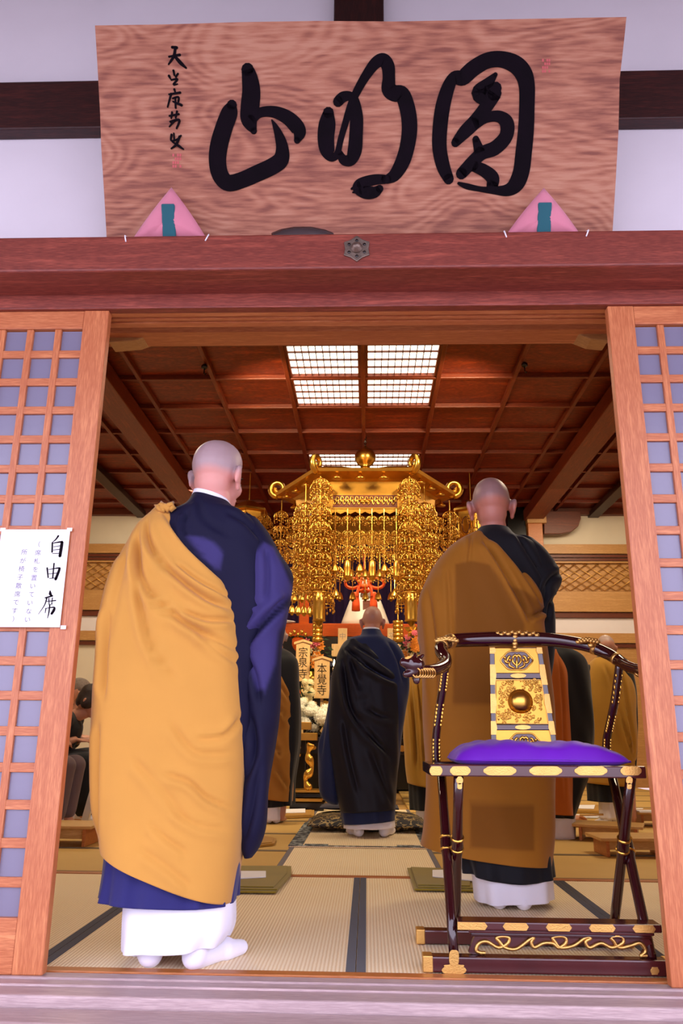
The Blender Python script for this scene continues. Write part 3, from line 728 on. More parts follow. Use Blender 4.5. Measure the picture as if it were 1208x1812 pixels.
MB().prism(out, b3, -.034, 0).obj('board', 'board', sb)
for x in (-.62, .55):
    MB().tube([b3(x, .55, -.036), (x, -.30, 2.97), (x, -.115, 2.975)], .008, 6).obj('iron_hanger', 'black', sb, True)
A = lambda x, y: (280 + x * .3974, 60 + y * .3974)
B_ = lambda x, y: (720 + x * .404, 60 + y * .404)
def strokes(groups, f, name, mat, k, h=.0035):
    mb = MB(); i = 0
    for st in groups:
        pts = []
        for x, y, wd in st:
            u, v = bp(*f(x, y)); u2, _ = bp(*f(x + wd, y)); pts.append((u, v, max(.003, abs(u2 - u) * k)))
        mb.brush(pts, b3, -.001, h + .0002 * i); i += 1
    return mb.obj(name, mat, sb)
strokes([[(398, 160, 50), (408, 200, 64), (414, 260, 72), (408, 330, 74), (406, 385, 66), (425, 432, 26)],
         [(412, 385, 40), (450, 352, 36), (510, 347, 42), (570, 370, 52), (612, 408, 58), (628, 440, 52), (618, 474, 26)],
         [(328, 318, 40), (318, 350, 64), (292, 420, 68), (270, 500, 70), (264, 570, 68), (277, 630, 66), (312, 664, 62), (370, 652, 60), (440, 622, 62), (508, 590, 62), (546, 560, 62), (552, 510, 50), (540, 460, 38), (522, 415, 22), (506, 385, 6)]], A, 'brush_character', 'ink', 1.12)
strokes([[(757, 352, 44), (752, 400, 66), (746, 460, 66), (752, 515, 60), (772, 546, 40), (796, 535, 26), (812, 470, 24), (832, 400, 26), (856, 320, 28), (885, 255, 32), (922, 190, 36), (965, 132, 44), (1000, 116, 48), (1022, 145, 52), (1026, 195, 50), (1026, 245, 58), (1050, 265, 60), (1086, 272, 60), (1110, 340, 62), (1118, 420, 62), (1108, 500, 60), (1086, 572, 58), (1052, 628, 48), (1018, 648, 34)],
         [(800, 302, 40), (822, 282, 40), (852, 278, 34), (872, 300, 40), (882, 370, 52), (880, 450, 54), (874, 520, 56), (856, 562, 44), (824, 560, 38), (808, 530, 22)],
         [(1010, 648, 34), (960, 650, 40), (900, 668, 42), (884, 690, 34), (920, 706, 48), (960, 706, 44), (985, 690, 30)], [(900, 672, 30), (860, 690, 8)], [(905, 700, 26), (866, 706, 6)]], A, 'brush_character', 'ink', 1.12)
strokes([[(182, 636, 40), (158, 580, 52), (142, 500, 56), (144, 410, 58), (156, 320, 58), (178, 240, 52), (205, 192, 44), (243, 192, 58), (290, 152, 60), (350, 118, 58), (410, 112, 58), (470, 132, 64), (508, 172, 66), (524, 230, 62), (524, 320, 60), (520, 420, 62), (510, 520, 64), (500, 600, 64), (478, 656, 62), (440, 684, 46), (380, 686, 28), (320, 680, 20), (262, 668, 22), (226, 655, 12)],
         [(386, 180, 18), (350, 222, 46), (316, 258, 62), (350, 270, 70), (386, 240, 50)], [(382, 262, 56), (346, 320, 52), (300, 382, 54), (252, 430, 50), (212, 476, 34)],
         [(290, 395, 50), (345, 368, 38), (400, 362, 42), (436, 392, 54), (432, 450, 54), (385, 500, 54), (330, 522, 50), (285, 562, 48), (238, 612, 44)], [(300, 462, 26), (318, 520, 44)],
         [(290, 578, 40), (338, 600, 46), (374, 632, 50), (372, 668, 44)]], B_, 'brush_character', 'ink', 1.12)
sg = [[(62, 60, 14), (82, 62, 16)], [(48, 102, 10), (96, 94, 14)], [(76, 60, 14), (70, 98, 16), (46, 136, 8)], [(72, 98, 14), (98, 128, 20), (124, 152, 10)],
      [(48, 188, 14), (56, 202, 8)], [(68, 164, 12), (72, 184, 10)], [(88, 178, 10), (78, 192, 10)], [(58, 206, 8), (86, 202, 10), (68, 226, 10), (86, 224, 6)],
      [(72, 248, 12), (76, 262, 8)], [(48, 270, 8), (98, 262, 12)], [(58, 268, 12), (42, 326, 8)], [(64, 288, 8), (90, 282, 10), (90, 302, 10)], [(66, 302, 8), (104, 318, 14)], [(76, 284, 10), (78, 330, 10)],
      [(50, 366, 8), (92, 358, 10)], [(62, 350, 10), (58, 376, 8)], [(84, 346, 10), (78, 374, 8)], [(54, 392, 10), (94, 384, 12), (82, 422, 8)], [(74, 386, 12), (50, 414, 6)],
      [(60, 450, 12), (58, 476, 8), (86, 470, 8), (102, 454, 8)], [(70, 444, 8), (72, 472, 8)], [(96, 458, 12), (80, 494, 12), (58, 512, 6)], [(64, 482, 8), (92, 500, 14), (112, 514, 8)]]
strokes(sg, A, 'signature', 'ink', .8, .002)
for a, f, n in (((62, 532, 104, 598), A, 4), ((590, 108, 628, 172), B_, 4)):
    x0, y0, x1, y1 = a; mb = MB()
    for i in range(n):
        for j in range(n):
            if (i * 7 + j * 3) % 4 == 3: continue
            q = [bp(*f(x0 + (x1 - x0) * (i + p) / n, y0 + (y1 - y0) * (j + r) / n)) for p, r in ((.1, .1), (.85, .1), (.85, .85), (.1, .85))]
            mb.prism(q, b3, -.001, .001)
    mb.obj('seal_mark', 'seal', sb)
# ---- triangular pads under the board
def pad(pxs, lab):
    (lx, ly), (ax, ay), (rx, ry) = pxs
    Lp, Ap, Rp = P(lx, ly, -.195), PL(ax, ay, Vector((0, -.20, 2.388)), Vector((0, 1, .5)).normalized()), P(rx, ry, -.195)
    t = thing('triangle_pad', lab, 'cushion', (Ap.x, -.185, 2.387), 'pink pads under the signboard')
    base = 2.388
    n = 22; vs = []; fs = []
    bd = []                                                  # outline, slightly bulged edges
    tri = [Vector((Lp.x, 0, base)), Vector((Rp.x, 0, base)), Vector((Ap.x, 0, Ap.z))]
    for a, b, bul in ((tri[0], tri[1], 0.0), (tri[1], tri[2], .004), (tri[2], tri[0], .004)):
        for k in range(10):
            q = a.lerp(b, k / 10); d = (b - a); nn = Vector((d.z, 0, -d.x)).normalized(); bd.append(q + nn * bul * math.sin(PI * k / 10))
    c = (tri[0] + tri[1] + tri[2]) / 3; m = len(bd)
    for side in (-1, 1):
        for s_ in (0, .18, .38, .6, .8, 1):
            for q in bd:
                p = c.lerp(q, s_); hgt = .026 * (1 - s_ ** 2.6) + .004
                hgt -= .012 * math.exp(-((p.x - c.x) / .012) ** 2) * (1 - s_) + .010 * math.exp(-(((p.x - c.x) * .9 - (p.z - c.z - .02)) / .008) ** 2) * (s_ < .9)
                yl = -.195 - .5 * (p.z - base)               # lies along the sloping board
                vs.append((p.x, yl + side * max(hgt, .003), p.z))
    k6 = 6
    for sd in range(2):
        o = sd * k6 * m
        for r in range(k6 - 1):
            for k in range(m): fs.append((o + r * m + k, o + r * m + (k + 1) % m, o + (r + 1) * m + (k + 1) % m, o + (r + 1) * m + k))
    for k in range(m): fs.append((5 * m + k, 5 * m + (k + 1) % m, 11 * m + (k + 1) % m, 11 * m + k))
    MB().add(vs, fs).obj('pad', 'pink', t, True)
    x = c.x; hh = (Ap.z - base) * .62
    MB().obox((x - .024, -.224, base + .001), (.048, 0, 0), (0, .012, 0), (0, -.5 * hh, hh)).obj('band', 'teal', t, bevel=.004)
    for q in (tri[0], tri[1]): MB().tube([(q.x, -.206, base + .006), (q.x + (.01 if q is tri[1] else -.006), -.244, base - .004), (q.x, -.246, base - .03)], .0025, 5).obj('thread', 'paper', t, True)
pad(((233, 411), (303, 331), (370, 411)), 'pink triangular cloth pad with teal band, below the small signature on the board')
pad(((890, 409), (962, 332), (1028, 409)), 'pink triangular cloth pad with teal band, below the rightmost large character')
# ---- notice on the left door
pa, pb, pc_, pd_ = [P(x, y, -.0795) for x, y in ((5, 937), (123, 937), (107, 1110), (-15, 1108))]
nz = thing('paper_notice', 'white paper notice with handwritten black characters taped to the left lattice door', 'notice', (pb.x, -.0795, pc_.z))
x0, x1, z0, z1 = pa.x, (pb.x + pc_.x) / 2, pc_.z, pb.z
x0 = x1 - .236
MB().box(x0, x1, -.0795, -.0785, z0, z1).obj('sheet', 'paper', nz)
W_, H_ = x1 - x0, z1 - z0
def pz(u, v): return Vector((x1 - W_ * u, -.0797, z1 - H_ * v))    # u from the right edge, v from the top
cr = lambda x, y: (0 + x * .1159, 920 + y * .1159)
def n3(u, v, h): return Vector((u, -.0795 - h, v))
def nst(groups, k, mat, name):
    mb = MB()
    for st in groups:
        q = []
        for x, y, wd in st:
            p = P(*cr(x, y), -.0796); q.append((p.x, p.z, wd * .00023 * k))
        mb.brush(q, n3, 0, .0006)
    mb.obj(name, mat, nz)
nst([[(890, 245, 30), (850, 300, 22), (795, 345, 8)], [(800, 350, 26), (795, 490, 26)], [(805, 355, 14), (940, 335, 30), (945, 360, 50), (915, 550, 50)], [(820, 410, 10), (920, 395, 12)], [(815, 460, 10), (915, 450, 12)], [(800, 515, 10), (910, 510, 12)]], .9, 'ink', 'large_character')
nst([[(720, 735, 26), (735, 880, 20)], [(735, 760, 8), (890, 735, 24), (905, 760, 40), (850, 905, 44)], [(825, 665, 22), (805, 885, 22)], [(745, 825, 10), (875, 810, 12)], [(755, 895, 10), (860, 885, 12)]], .9, 'ink', 'large_character')
nst([[(765, 1085, 18), (768, 1130, 46), (790, 1155, 20)], [(690, 1190, 20), (800, 1160, 26)], [(715, 1190, 24), (680, 1300, 16), (585, 1440, 6)], [(715, 1245, 12), (850, 1230, 18)], [(745, 1195, 16), (750, 1290, 14)], [(800, 1190, 16), (790, 1280, 14)], [(745, 1295, 10), (800, 1285, 10)], [(700, 1350, 18), (690, 1420, 10)], [(705, 1350, 10), (820, 1335, 24), (825, 1370, 44), (790, 1430, 40)], [(760, 1300, 22), (745, 1420, 20), (725, 1500, 10)]], .9, 'ink', 'large_character')
mb = MB()
for i, ch in enumerate('（席札を置いていない'): write(mb, ch, P(*cr(600 - i * 20, 370 + i * 128), -.0798), .021)
for i, ch in enumerate('所が椅子散席です）'): write(mb, ch, P(*cr(370 - i * 21, 490 + i * 128), -.0798), .021)
mb.obj('small_writing', 'papergrey', nz)['kind'] = 'stuff'
for x, y in ((5, 937), (123, 937), (112, 1110)):
    p = P(x, y, -.0799); MB().box(p.x - .009, p.x + .009, -.0800, -.0797, p.z - .006, p.z + .006).obj('tape', 'paper', nz)

# ================================================================== the three standing monks
MT['skin'] = plain('skin', rgb(196, 136, 108), .5, 0, .06)
C1 = lambda x, y: (170 + x * .3063, 750 + y * .3063)
C2 = lambda x, y: (170 + x * .3063, 1250 + y * .3063)
c1 = lambda *q: [C1(*p) for p in q]
c2 = lambda *q: [C2(*p) for p in q]
# ---- left monk
YL = .13
feetL = [G(268, 1716), G(327, 1719)]
mL = thing('person', 'standing person with shaved head, bright ochre robe over one shoulder, navy sleeve, nearest the doorway', 'person', (-.55, YL, 0), 'standing monks seen from behind')
zt = P(388, 787, YL + .03).z
MT['skinL'] = skin_mat('pale_skin_shaved_scalp', rgb(216, 150, 138), rgb(170, 144, 146), zt - .140, .25)
standing(mL, P(378, 900, YL).x, YL, zt / 1.692 * 1.70, 'skinL', 0, -.38, -.04, .03, k=1.08, voxel=.006, feet=feetL)
loft('navy_robe', 'navygauze', mL, YL, [(341, 875, 408, 893, .060, .082, 2.2, .01), (330, 891, 420, 904, .075, .098, 2.2), (298, 913, 452, 920, .09, .115, 2.4), (262, 960, 482, 975, .11, .125, 2.6), (238, 1040, 474, 1040, .13, .125, 2.8), (218, 1150, 462, 1150, .14, .125, 2.8), (205, 1300, 446, 1300, .13, .13, 2.6), (195, 1420, 426, 1420, .12, .13, 2.6), (190, 1500, 424, 1500, .13, .135, 2.4)],
     per=10, segs=120, thick=.004, folds=[(c1((560, 560), (545, 640), (560, 700)), .008, .008), (c1((620, 480), (660, 600), (800, 690)), .012, .006), (c1((790, 560), (900, 620), (990, 700)), .012, .007)],
     paint=('navygauze', [c1((570, 700), (640, 700), (710, 725), (755, 770), (765, 800), (745, 885), (690, 850), (600, 740))]))
loft('collar', 'collar', mL, YL, [(343, 868, 404, 885, .057, .078, 2.2, .012), (339, 878, 409, 895, .058, .079, 2.2, .01)], per=6, segs=64, thick=.006, wrinkle=0)
loft('pleated_hem', 'hem', mL, YL, [(192, 1440, 424, 1440, .135, .14, 2.6), (190, 1500, 424, 1510, .14, .15, 2.6), (184, 1584, 418, 1592, .17, .185, 2.6)], per=14, segs=220, pleat=(13, .007, 2), thick=.004, seed=3)
loft('white_underrobe', 'white', mL, YL, [(222, 1540, 416, 1540, .10, .12, 2.6), (220, 1600, 416, 1600, .11, .155, 2.6), (219, 1640, 412, 1636, .13, .165, 2.6), (219, 1672, 400, 1660, .14, .165, 2.6)], per=12, segs=120, pleat=(7, .006, 1), seed=5)
loft('ochre_kesa', 'ochre', mL, YL, [(285, 900, 305, 902, .03, .04, 2, -.03), (272, 913, 318, 919, .06, .07, 2.2, -.025), (250, 940, 340, 948, .09, .115, 2.8, -.015), (230, 972, 366, 984, .12, .145, 3.2), (210, 1010, 395, 1022, .14, .16, 3.6), (197, 1055, 418, 1058, .15, .17, 4), (186, 1110, 428, 1106, .15, .172, 4), (178, 1180, 434, 1172, .155, .174, 3.6), (173, 1260, 438, 1250, .16, .178, 3.2), (172, 1340, 437, 1330, .16, .18, 3), (174, 1410, 434, 1405, .16, .182, 3), (181, 1460, 428, 1500, .16, .19, 3), (189, 1497, 415, 1590, .165, .20, 3)],
     per=14, segs=300, sag=.008, thick=.006, wrinkle=.0009, seed=11,
     folds=[(c1((345, 600), (362, 720), (420, 830), (560, 960), (700, 1060), (810, 1095)), .012, .014), (c1((312, 640), (322, 880), (382, 1020), (500, 1130), (650, 1230), (850, 1330)), .013, .015),
            (c1((430, 560), (560, 740), (700, 880), (800, 960)), .010, .009), (c1((300, 720), (312, 950), (345, 1160), (400, 1330), (520, 1500)), .013, .011), (c1((520, 860), (650, 960), (810, 1040)), .008, .007), (c1((560, 1120), (690, 1170), (820, 1165)), .010, .012),
            (c1((640, 1240), (730, 1320), (850, 1400)), .012, .007), (c1((240, 800), (200, 1000), (160, 1300)), .02, .006), (c1((150, 1100), (130, 1350), (120, 1600)), .014, .010), (c2((470, 380), (600, 420), (700, 510), (830, 580)), .010, .008), (c2((500, 560), (640, 650), (800, 690)), .010, .006),
            (c2((400, 640), (480, 720), (600, 800)), .010, .006), (c2((860, 70), (780, 170), (640, 190)), .010, .008), (c2((500, 100), (640, 260), (830, 270)), .012, .006), (c2((90, 100), (80, 400), (70, 760)), .012, .008), (c2((300, 300), (420, 420), (600, 620)), .014, .005), (c2((350, 780), (500, 880), (620, 980)), .012, .005)])
kn = MB()
for pts, r in ((((292, 905), (282, 903), (277, 896), (284, 893), (292, 900)), .008), (((291, 903), (298, 896), (306, 893), (308, 899), (300, 905)), .008), (((284, 903), (291, 898), (300, 905)), .010)):
    kn.tube([P(x, y - 2, YL - .105) for x, y in pts], r * 1.25, 8)
kn.obj('knot', 'ochre', mL, True)
loft('right_sleeve', 'navygauze', mL, YL, [(432, 908, 455, 918, .05, .06, 2), (430, 930, 476, 946, .07, .09, 2.2), (426, 965, 494, 978, .085, .105, 2.2), (424, 1000, 514, 1010, .10, .115, 2.2), (424, 1040, 515, 1036, .12, .11, 2.2), (424, 1100, 507, 1090, .15, .10, 2.2), (428, 1160, 498, 1150, .16, .10, 2.2), (432, 1250, 492, 1240, .15, .09, 2.2), (432, 1330, 484, 1320, .14, .08, 2.2), (428, 1400, 475, 1400, .12, .075, 2.2), (425, 1460, 468, 1460, .10, .07, 2.2), (426, 1500, 455, 1500, .07, .05, 2.2), (430, 1519, 444, 1519, .03, .03, 2)],
     per=10, segs=110, capped=True, wrinkle=.001, ysh=.02, folds=[(c1((1120, 1010), (1000, 1140), (860, 1300)), .014, .016), (c1((830, 1090), (900, 1060), (960, 1070)), .008, .008), (c1((1000, 740), (1010, 900), (1000, 1040)), .012, .008), (c1((870, 1360), (930, 1460), (960, 1620)), .012, .010), (c2((900, 60), (930, 240), (880, 420)), .014, .014), (c2((960, 300), (920, 560), (860, 760)), .014, .008)],
     paint=('navygauze', [c1((985, 712), (1035, 730), (1070, 800), (1130, 940), (1128, 985), (1010, 1120), (860, 1280), (825, 1190), (845, 1010), (900, 830)), c1((1112, 1060), (1085, 1160), (1060, 1210), (1045, 1390), (990, 1550), (940, 1530), (900, 1400), (862, 1330), (1000, 1190))]))
tabi(mL, (feetL[0].x, feetL[0].y, 0), -.42, 1.12); tabi(mL, (feetL[1].x, feetL[1].y, 0), .55, 1.12)

# ---- right monk
YR = 1.08
C4 = lambda x, y: (710 + x * .3477, 830 + y * .3477)
c4 = lambda *q: [C4(*p) for p in q]
C6 = lambda x, y: (720 + x * .404, 1380 + y * .404)
c6 = lambda *q: [C6(*p) for p in q]
feetR = [G(889, 1613), G(928, 1615)]
mR = thing('person', 'standing person with shaved head in brown see-through robe, behind the lacquered chair', 'person', (.58, YR, 0), 'standing monks seen from behind')
zt = P(873, 848, YR + .03).z
MT['skinR'] = skin_mat('warm_skin_shaved_scalp', rgb(200, 130, 112), rgb(160, 124, 122), zt - .140, .25)
standing(mR, P(874, 940, YR).x, YR, zt / 1.692 * 1.70, 'skinR', 0, -.10, .0, -.02, k=1.04, feet=feetR)
loft('black_robe', 'blackrobe', mR, YR, [(847, 934, 901, 936, .065, .083, 2.2, .01), (836, 946, 915, 950, .08, .10, 2.2), (800, 968, 953, 966, .11, .12, 2.4), (775, 1000, 970, 1000, .13, .13, 2.6), (765, 1060, 965, 1060, .14, .14, 2.8), (765, 1200, 955, 1200, .14, .14, 2.6), (770, 1380, 960, 1380, .14, .15, 2.5), (780, 1500, 968, 1510, .15, .15, 2.5)], per=10, segs=110, folds=[(c4((560, 340), (620, 450), (720, 600)), .014, .008)])
loft('hem', 'blackrobe', mR, YR, [(800, 1470, 972, 1490, .16, .165, 2.6), (815, 1538, 976, 1547, .17, .185, 2.6)], per=16, segs=180, pleat=(9, .010, 1.2), sag=.02, seed=2)
loft('white_underrobe', 'white', mR, YR, [(832, 1505, 972, 1510, .13, .15, 2.6), (837, 1548, 974, 1548, .13, .165, 2.6), (842, 1591, 976, 1586, .14, .162, 2.6)], per=14, segs=120, pleat=(6, .007, 1), seed=8)
loft('right_sleeve', 'blackrobe', mR, YR, [(915, 948, 945, 958, .05, .06, 2), (912, 970, 962, 974, .08, .09, 2.2), (910, 1000, 983, 1004, .11, .10, 2.2), (915, 1030, 990, 1032, .15, .10, 2.2), (925, 1062, 978, 1062, .18, .09, 2.2), (925, 1100, 983, 1100, .19, .09, 2.2), (930, 1180, 976, 1180, .18, .08, 2.2), (935, 1260, 970, 1260, .14, .07, 2.2), (945, 1290, 962, 1290, .06, .04, 2)], per=10, segs=90, capped=True, folds=[(c4((800, 530), (720, 600), (700, 700)), .014, .012), (c4((790, 650), (740, 690), (720, 780)), .012, .012)])
loft('brown_kesa', 'ochre2d', mR, YR, [(836, 946, 850, 948, .03, .04, 2, -.05), (812, 958, 868, 962, .08, .09, 2.2, -.03), (788, 975, 886, 978, .11, .14, 2.6, -.01), (770, 998, 907, 998, .14, .165, 3), (754, 1028, 934, 1030, .16, .18, 3.4), (742, 1060, 954, 1066, .17, .185, 3.6), (740, 1110, 958, 1114, .175, .19, 3.4), (745, 1170, 968, 1180, .175, .19, 3), (748, 1260, 977, 1260, .175, .19, 3), (752, 1380, 979, 1380, .18, .19, 2.8), (750, 1460, 977, 1470, .185, .195, 2.8), (745, 1494, 974, 1528, .19, .20, 2.8)],
     per=12, segs=220, wrinkle=.0012, seed=21, sag=.01, folds=[(c4((400, 400), (500, 570), (620, 800)), .014, .016), (c4((340, 360), (330, 440), (320, 520)), .010, .006), (c4((440, 380), (560, 520), (690, 720)), .012, .009), (c4((215, 540), (225, 700), (240, 1100)), .012, .006), (c4((600, 790), (680, 750), (710, 730)), .010, .012), (c4((120, 620), (150, 900), (160, 1200)), .016, .008), (c6((250, 60), (400, 90), (620, 60)), .012, .004)],
     paint=('ochre2d', [c4((255, 520), (330, 505), (420, 525), (470, 600), (590, 820), (560, 1210), (240, 1210), (250, 830)), c4((505, 620), (600, 660), (705, 725), (660, 780), (625, 800), (560, 720)), c6((255, 85), (520, 95), (520, 285), (252, 270))]))
for h, a in zip(feetR, (-.12, .2)): tabi(mR, (h.x, h.y + .015, 0), a, 1.05)

# ---- centre monk
YC = 3.27
C3 = lambda x, y: (480 + x * .2483, 1050 + y * .2483)
c3 = lambda *q: [C3(*p) for p in q]
feetC = [G(637, 1485), G(677, 1485)]
mC = thing('person', 'standing person with shaved head in blue-black robes on the mat, facing the altar', 'person', (.06, YC, 0), 'standing monks seen from behind')
zt = P(658, 1072, YC + .03).z
MT['skinC'] = skin_mat('tan_skin_shaved_scalp', rgb(198, 138, 112), rgb(184, 134, 116), zt - .140, .25)
standing(mC, P(659, 1120, YC).x, YC, zt / 1.692 * 1.70, 'skinC', 0, -.06, .0, .0, k=1.0, feet=feetC)
loft('blue_black_robe', 'inkrobe', mC, YC, [(640, 1114, 673, 1115, .065, .08, 2.2, .01), (636, 1124, 678, 1124, .075, .085, 2.2), (618, 1130, 690, 1131, .09, .11, 2.2), (604, 1142, 703, 1142, .11, .12, 2.4), (594, 1168, 714, 1162, .13, .13, 2.6), (588, 1200, 722, 1195, .15, .14, 2.6), (584, 1240, 722, 1235, .16, .15, 2.6), (582, 1290, 713, 1290, .16, .15, 2.6), (588, 1350, 705, 1350, .16, .15, 2.6), (600, 1420, 700, 1410, .16, .155, 2.5), (606, 1457, 698, 1450, .16, .175, 2.5)], per=9, segs=110, seed=4, pleat=(6, .005, 3), folds=[(c3((830, 350), (900, 480), (940, 640)), .015, .010)])
loft('collar', 'collar', mC, YC, [(643, 1111, 671, 1112, .062, .077, 2.2, .01), (641, 1116, 673, 1117, .062, .077, 2.2, .01)], per=5, segs=48, thick=.006, wrinkle=0)
loft('black_kesa', 'inkkesa', mC, YC, [(612, 1135, 634, 1131, .05, .10, 2.4, -.01), (600, 1152, 655, 1144, .11, .135, 3), (592, 1176, 682, 1172, .14, .155, 3.4), (586, 1206, 704, 1206, .16, .165, 3.6), (582, 1250, 708, 1250, .17, .172, 3.4), (580, 1310, 706, 1310, .175, .175, 3.2), (590, 1380, 702, 1376, .18, .182, 3), (602, 1436, 699, 1430, .18, .192, 2.8)],
     per=12, segs=160, wrinkle=.0012, seed=9, folds=[(c3((545, 410), (640, 500), (760, 580), (890, 640)), .016, .020), (c3((660, 340), (740, 390), (810, 440)), .012, .012), (c3((560, 440), (620, 640), (700, 830), (860, 900)), .018, .014), (c3((520, 500), (560, 800), (660, 960), (860, 1170)), .018, .018), (c3((600, 390), (700, 450), (860, 560)), .012, .010), (c3((520, 900), (560, 1150), (620, 1400)), .02, .010), (c3((700, 1100), (780, 1300), (860, 1500)), .018, .008)])
loft('left_sleeve', 'inkrobe', mC, YC, [(596, 1165, 612, 1168, .05, .06, 2), (586, 1200, 612, 1200, .10, .09, 2.2), (577, 1265, 608, 1265, .14, .10, 2.2), (565, 1315, 605, 1315, .15, .10, 2.2), (562, 1375, 602, 1378, .14, .10, 2.2), (567, 1408, 600, 1415, .10, .07, 2.2), (580, 1420, 598, 1424, .04, .03, 2)], per=9, segs=80, capped=True, folds=[(c3((400, 700), (380, 900), (360, 1150)), .016, .010)])
loft('white_underrobe', 'white', mC, YC, [(608, 1436, 697, 1432, .11, .12, 2.5), (609, 1464, 698, 1463, .13, .165, 2.5)], per=8, segs=80, pleat=(6, .006, 1))
for h, a in zip(feetC, (-.28, .28)): tabi(mC, (h.x, h.y + .01, .0113), a, 1.05)
# ================================================================== ceremonial chair
ch = thing('ceremonial_chair', 'oxblood lacquer folding chair with gilt fittings and curved top rail, right of the doorway', 'chair', (.53, .22, 0))
def S5(x, y): return 710 + x * .4122, 1100 + y * .4122
# runners on the floor
for y0, y1, zt, xr in ((.030, .078, .046, .905), (.362, .410, .046, .90)):
    r = MB().box(.172, xr, y0, y1, .0025, zt).obj('runner', 'lacquertop', ch, bevel=.005)
    MB().box(.168, .198, y0 - .002, y1 + .002, .002, zt + .002).obj('end_cap', 'goldflat', r, bevel=.003)
    MB().box(xr - .012, xr + .003, y0 - .002, y1 + .002, .002, zt + .002).obj('end_cap', 'goldflat', r, bevel=.003)
# crossed legs
def leg(a, b, m=None):
    a, b = Vector(a), Vector(b); m = a.lerp(b, .42)
    pts = [a, a.lerp(b, .2), a.lerp(b, .36), a.lerp(b, .40), m, a.lerp(b, .45), a.lerp(b, .5), a.lerp(b, .8), b]
    o = MB().tube(pts, [.0165, .0165, .0175, .020, .0205, .020, .0165, .0165, .0155], 10).obj('leg', 'lacquer', ch, True)
    d = (b - a).normalized()
    for f in (.385, .455): MB().tube([a.lerp(b, f) - d * .003, a.lerp(b, f) + d * .003], .0225, 12).obj('ring', 'gold', o, True)
    return o
for A_, B2 in ((P(781, 1374, .385), P(803, 1698, .054)), (P(811, 1374, .052), P(806, 1640, .386)), (P(1083, 1374, .385), P(1153, 1704, .054)), (P(1116, 1374, .052), P(1084, 1640, .386))): 
    B2.z = .045; leg(A_, B2)
def plate(parent, name, cxp, cyp, wpx, hpx, Y, mat='goldflat', lobes=6, depth=.002, dim=.10):
    """scalloped fitting, measured on the plane Y"""
    pts = []
    for k in range(36):
        a = 2 * PI * k / 36; e = .62
        r = 1 + dim * math.cos(lobes * a)
        u = math.copysign(abs(math.cos(a)) ** e, math.cos(a)) * wpx / 2 * r; v = math.copysign(abs(math.sin(a)) ** e, math.sin(a)) * hpx / 2 * (1 + dim * .5 * math.cos(lobes * a))
        q = P(cxp + u, cyp + v, Y); pts.append((q.x, q.z))
    return MB().prism(pts, lambda u, v, h: (u, Y - h, v), 0, depth).obj(name, mat, parent, bevel=.0008)
# seat frame
sr = MB().box(.203, .887, .030, .076, .563, .600).obj('front_rail', 'lacquertop', ch, bevel=.004)
for cx_, wd in ((771, 22), (814, 35), (884, 56), (965, 56), (1045, 56), (1116, 36)): plate(sr, 'fitting', cx_, 1364, wd, 17, .0295, dim=.05)
for x_ in (813, 1113):
    plate(sr, 'pendant_fitting', x_, 1381, 11, 14, .0290, lobes=4); plate(sr, 'pendant_fitting', x_, 1391, 8, 12, .0290, lobes=2)
MB().box(.203, .238, .076, .372, .563, .598).obj('side_rail', 'lacquer', ch, bevel=.004); MB().box(.852, .887, .076, .372, .563, .598).obj('side_rail', 'lacquer', ch, bevel=.004)
MB().box(.203, .887, .372, .410, .563, .598).obj('rear_rail', 'lacquer', ch, bevel=.004); MB().box(.238, .852, .076, .372, .575, .590).obj('seat_panel', 'lacquer', ch)
plate(ch, 'leg_fitting', 803, 1717, 40, 22, .0285, lobes=8); plate(ch, 'leg_fitting', 803, 1695, 16, 30, .0275, lobes=2); plate(ch, 'leg_fitting', 1158, 1718, 14, 14, .0285)
# posts to the arms
for pts in (((772, 1352, .392), (771, 1310, .38), (776, 1262, .36), (783, 1215, .33), (787, 1182, .30)), ((1073, 1345, .392), (1073, 1310, .38), (1079, 1280, .36), (1088, 1235, .325), (1096, 1172, .285))):
    q = [P(*p) for p in pts]
    po = MB().tube([tuple(v) for v in catmull(np.array([tuple(v) for v in q]), 4)], .015, 12).obj('arm_post', 'lacquer', ch, True)
    for dx in (-.010, .012):
        g = MB(); cc = catmull(np.array([tuple(v) for v in q]), 7)
        for k, v in enumerate(cc[2:-2]):
            if k % 9 < 6: g.ball((v[0] + dx, v[1] - .012, v[2]), (.0042, .003, .0075 if k % 9 not in (2, 3) else .010), 6, 5)
        g.obj('gilt_edge', 'gold', po, True)['kind'] = 'stuff'
# curved top rail with arms
rp = [(736, 1185, .02), (755, 1187, .05), (773, 1184, .10), (787, 1176, .17), (788, 1165, .23), (780, 1152, .28), (783, 1140, .325), (800, 1134, .36), (830, 1132, .39), (870, 1131, .41), (912, 1131, .42), (960, 1131, .415), (1000, 1135, .40), (1040, 1143, .37), (1075, 1157, .33), (1096, 1170, .28), (1112, 1180, .20), (1135, 1186, .10), (1160, 1186, .02)]
rq = catmull(np.array([tuple(P(*p)) for p in rp]), 5)
rr_ = np.interp(np.linspace(0, 1, len(rq)), [0, .06, .2, .35, .5, .65, .8, .94, 1], [.017, .020, .021, .025, .029, .025, .022, .019, .017])
rail = MB().tube([tuple(v) for v in rq], list(rr_), 14).obj('top_rail', 'lacquer', ch, True)
def band_on(i0, i1, k=1.06, name='gilt_sleeve', mat='goldflat'):
    return MB().tube([tuple(v) for v in rq[i0:i1]], [r * k for r in rr_[i0:i1]], 14).obj(name, mat, rail, True)
band_on(28, 30); band_on(33, 36); band_on(66, 68); band_on(73, 75)
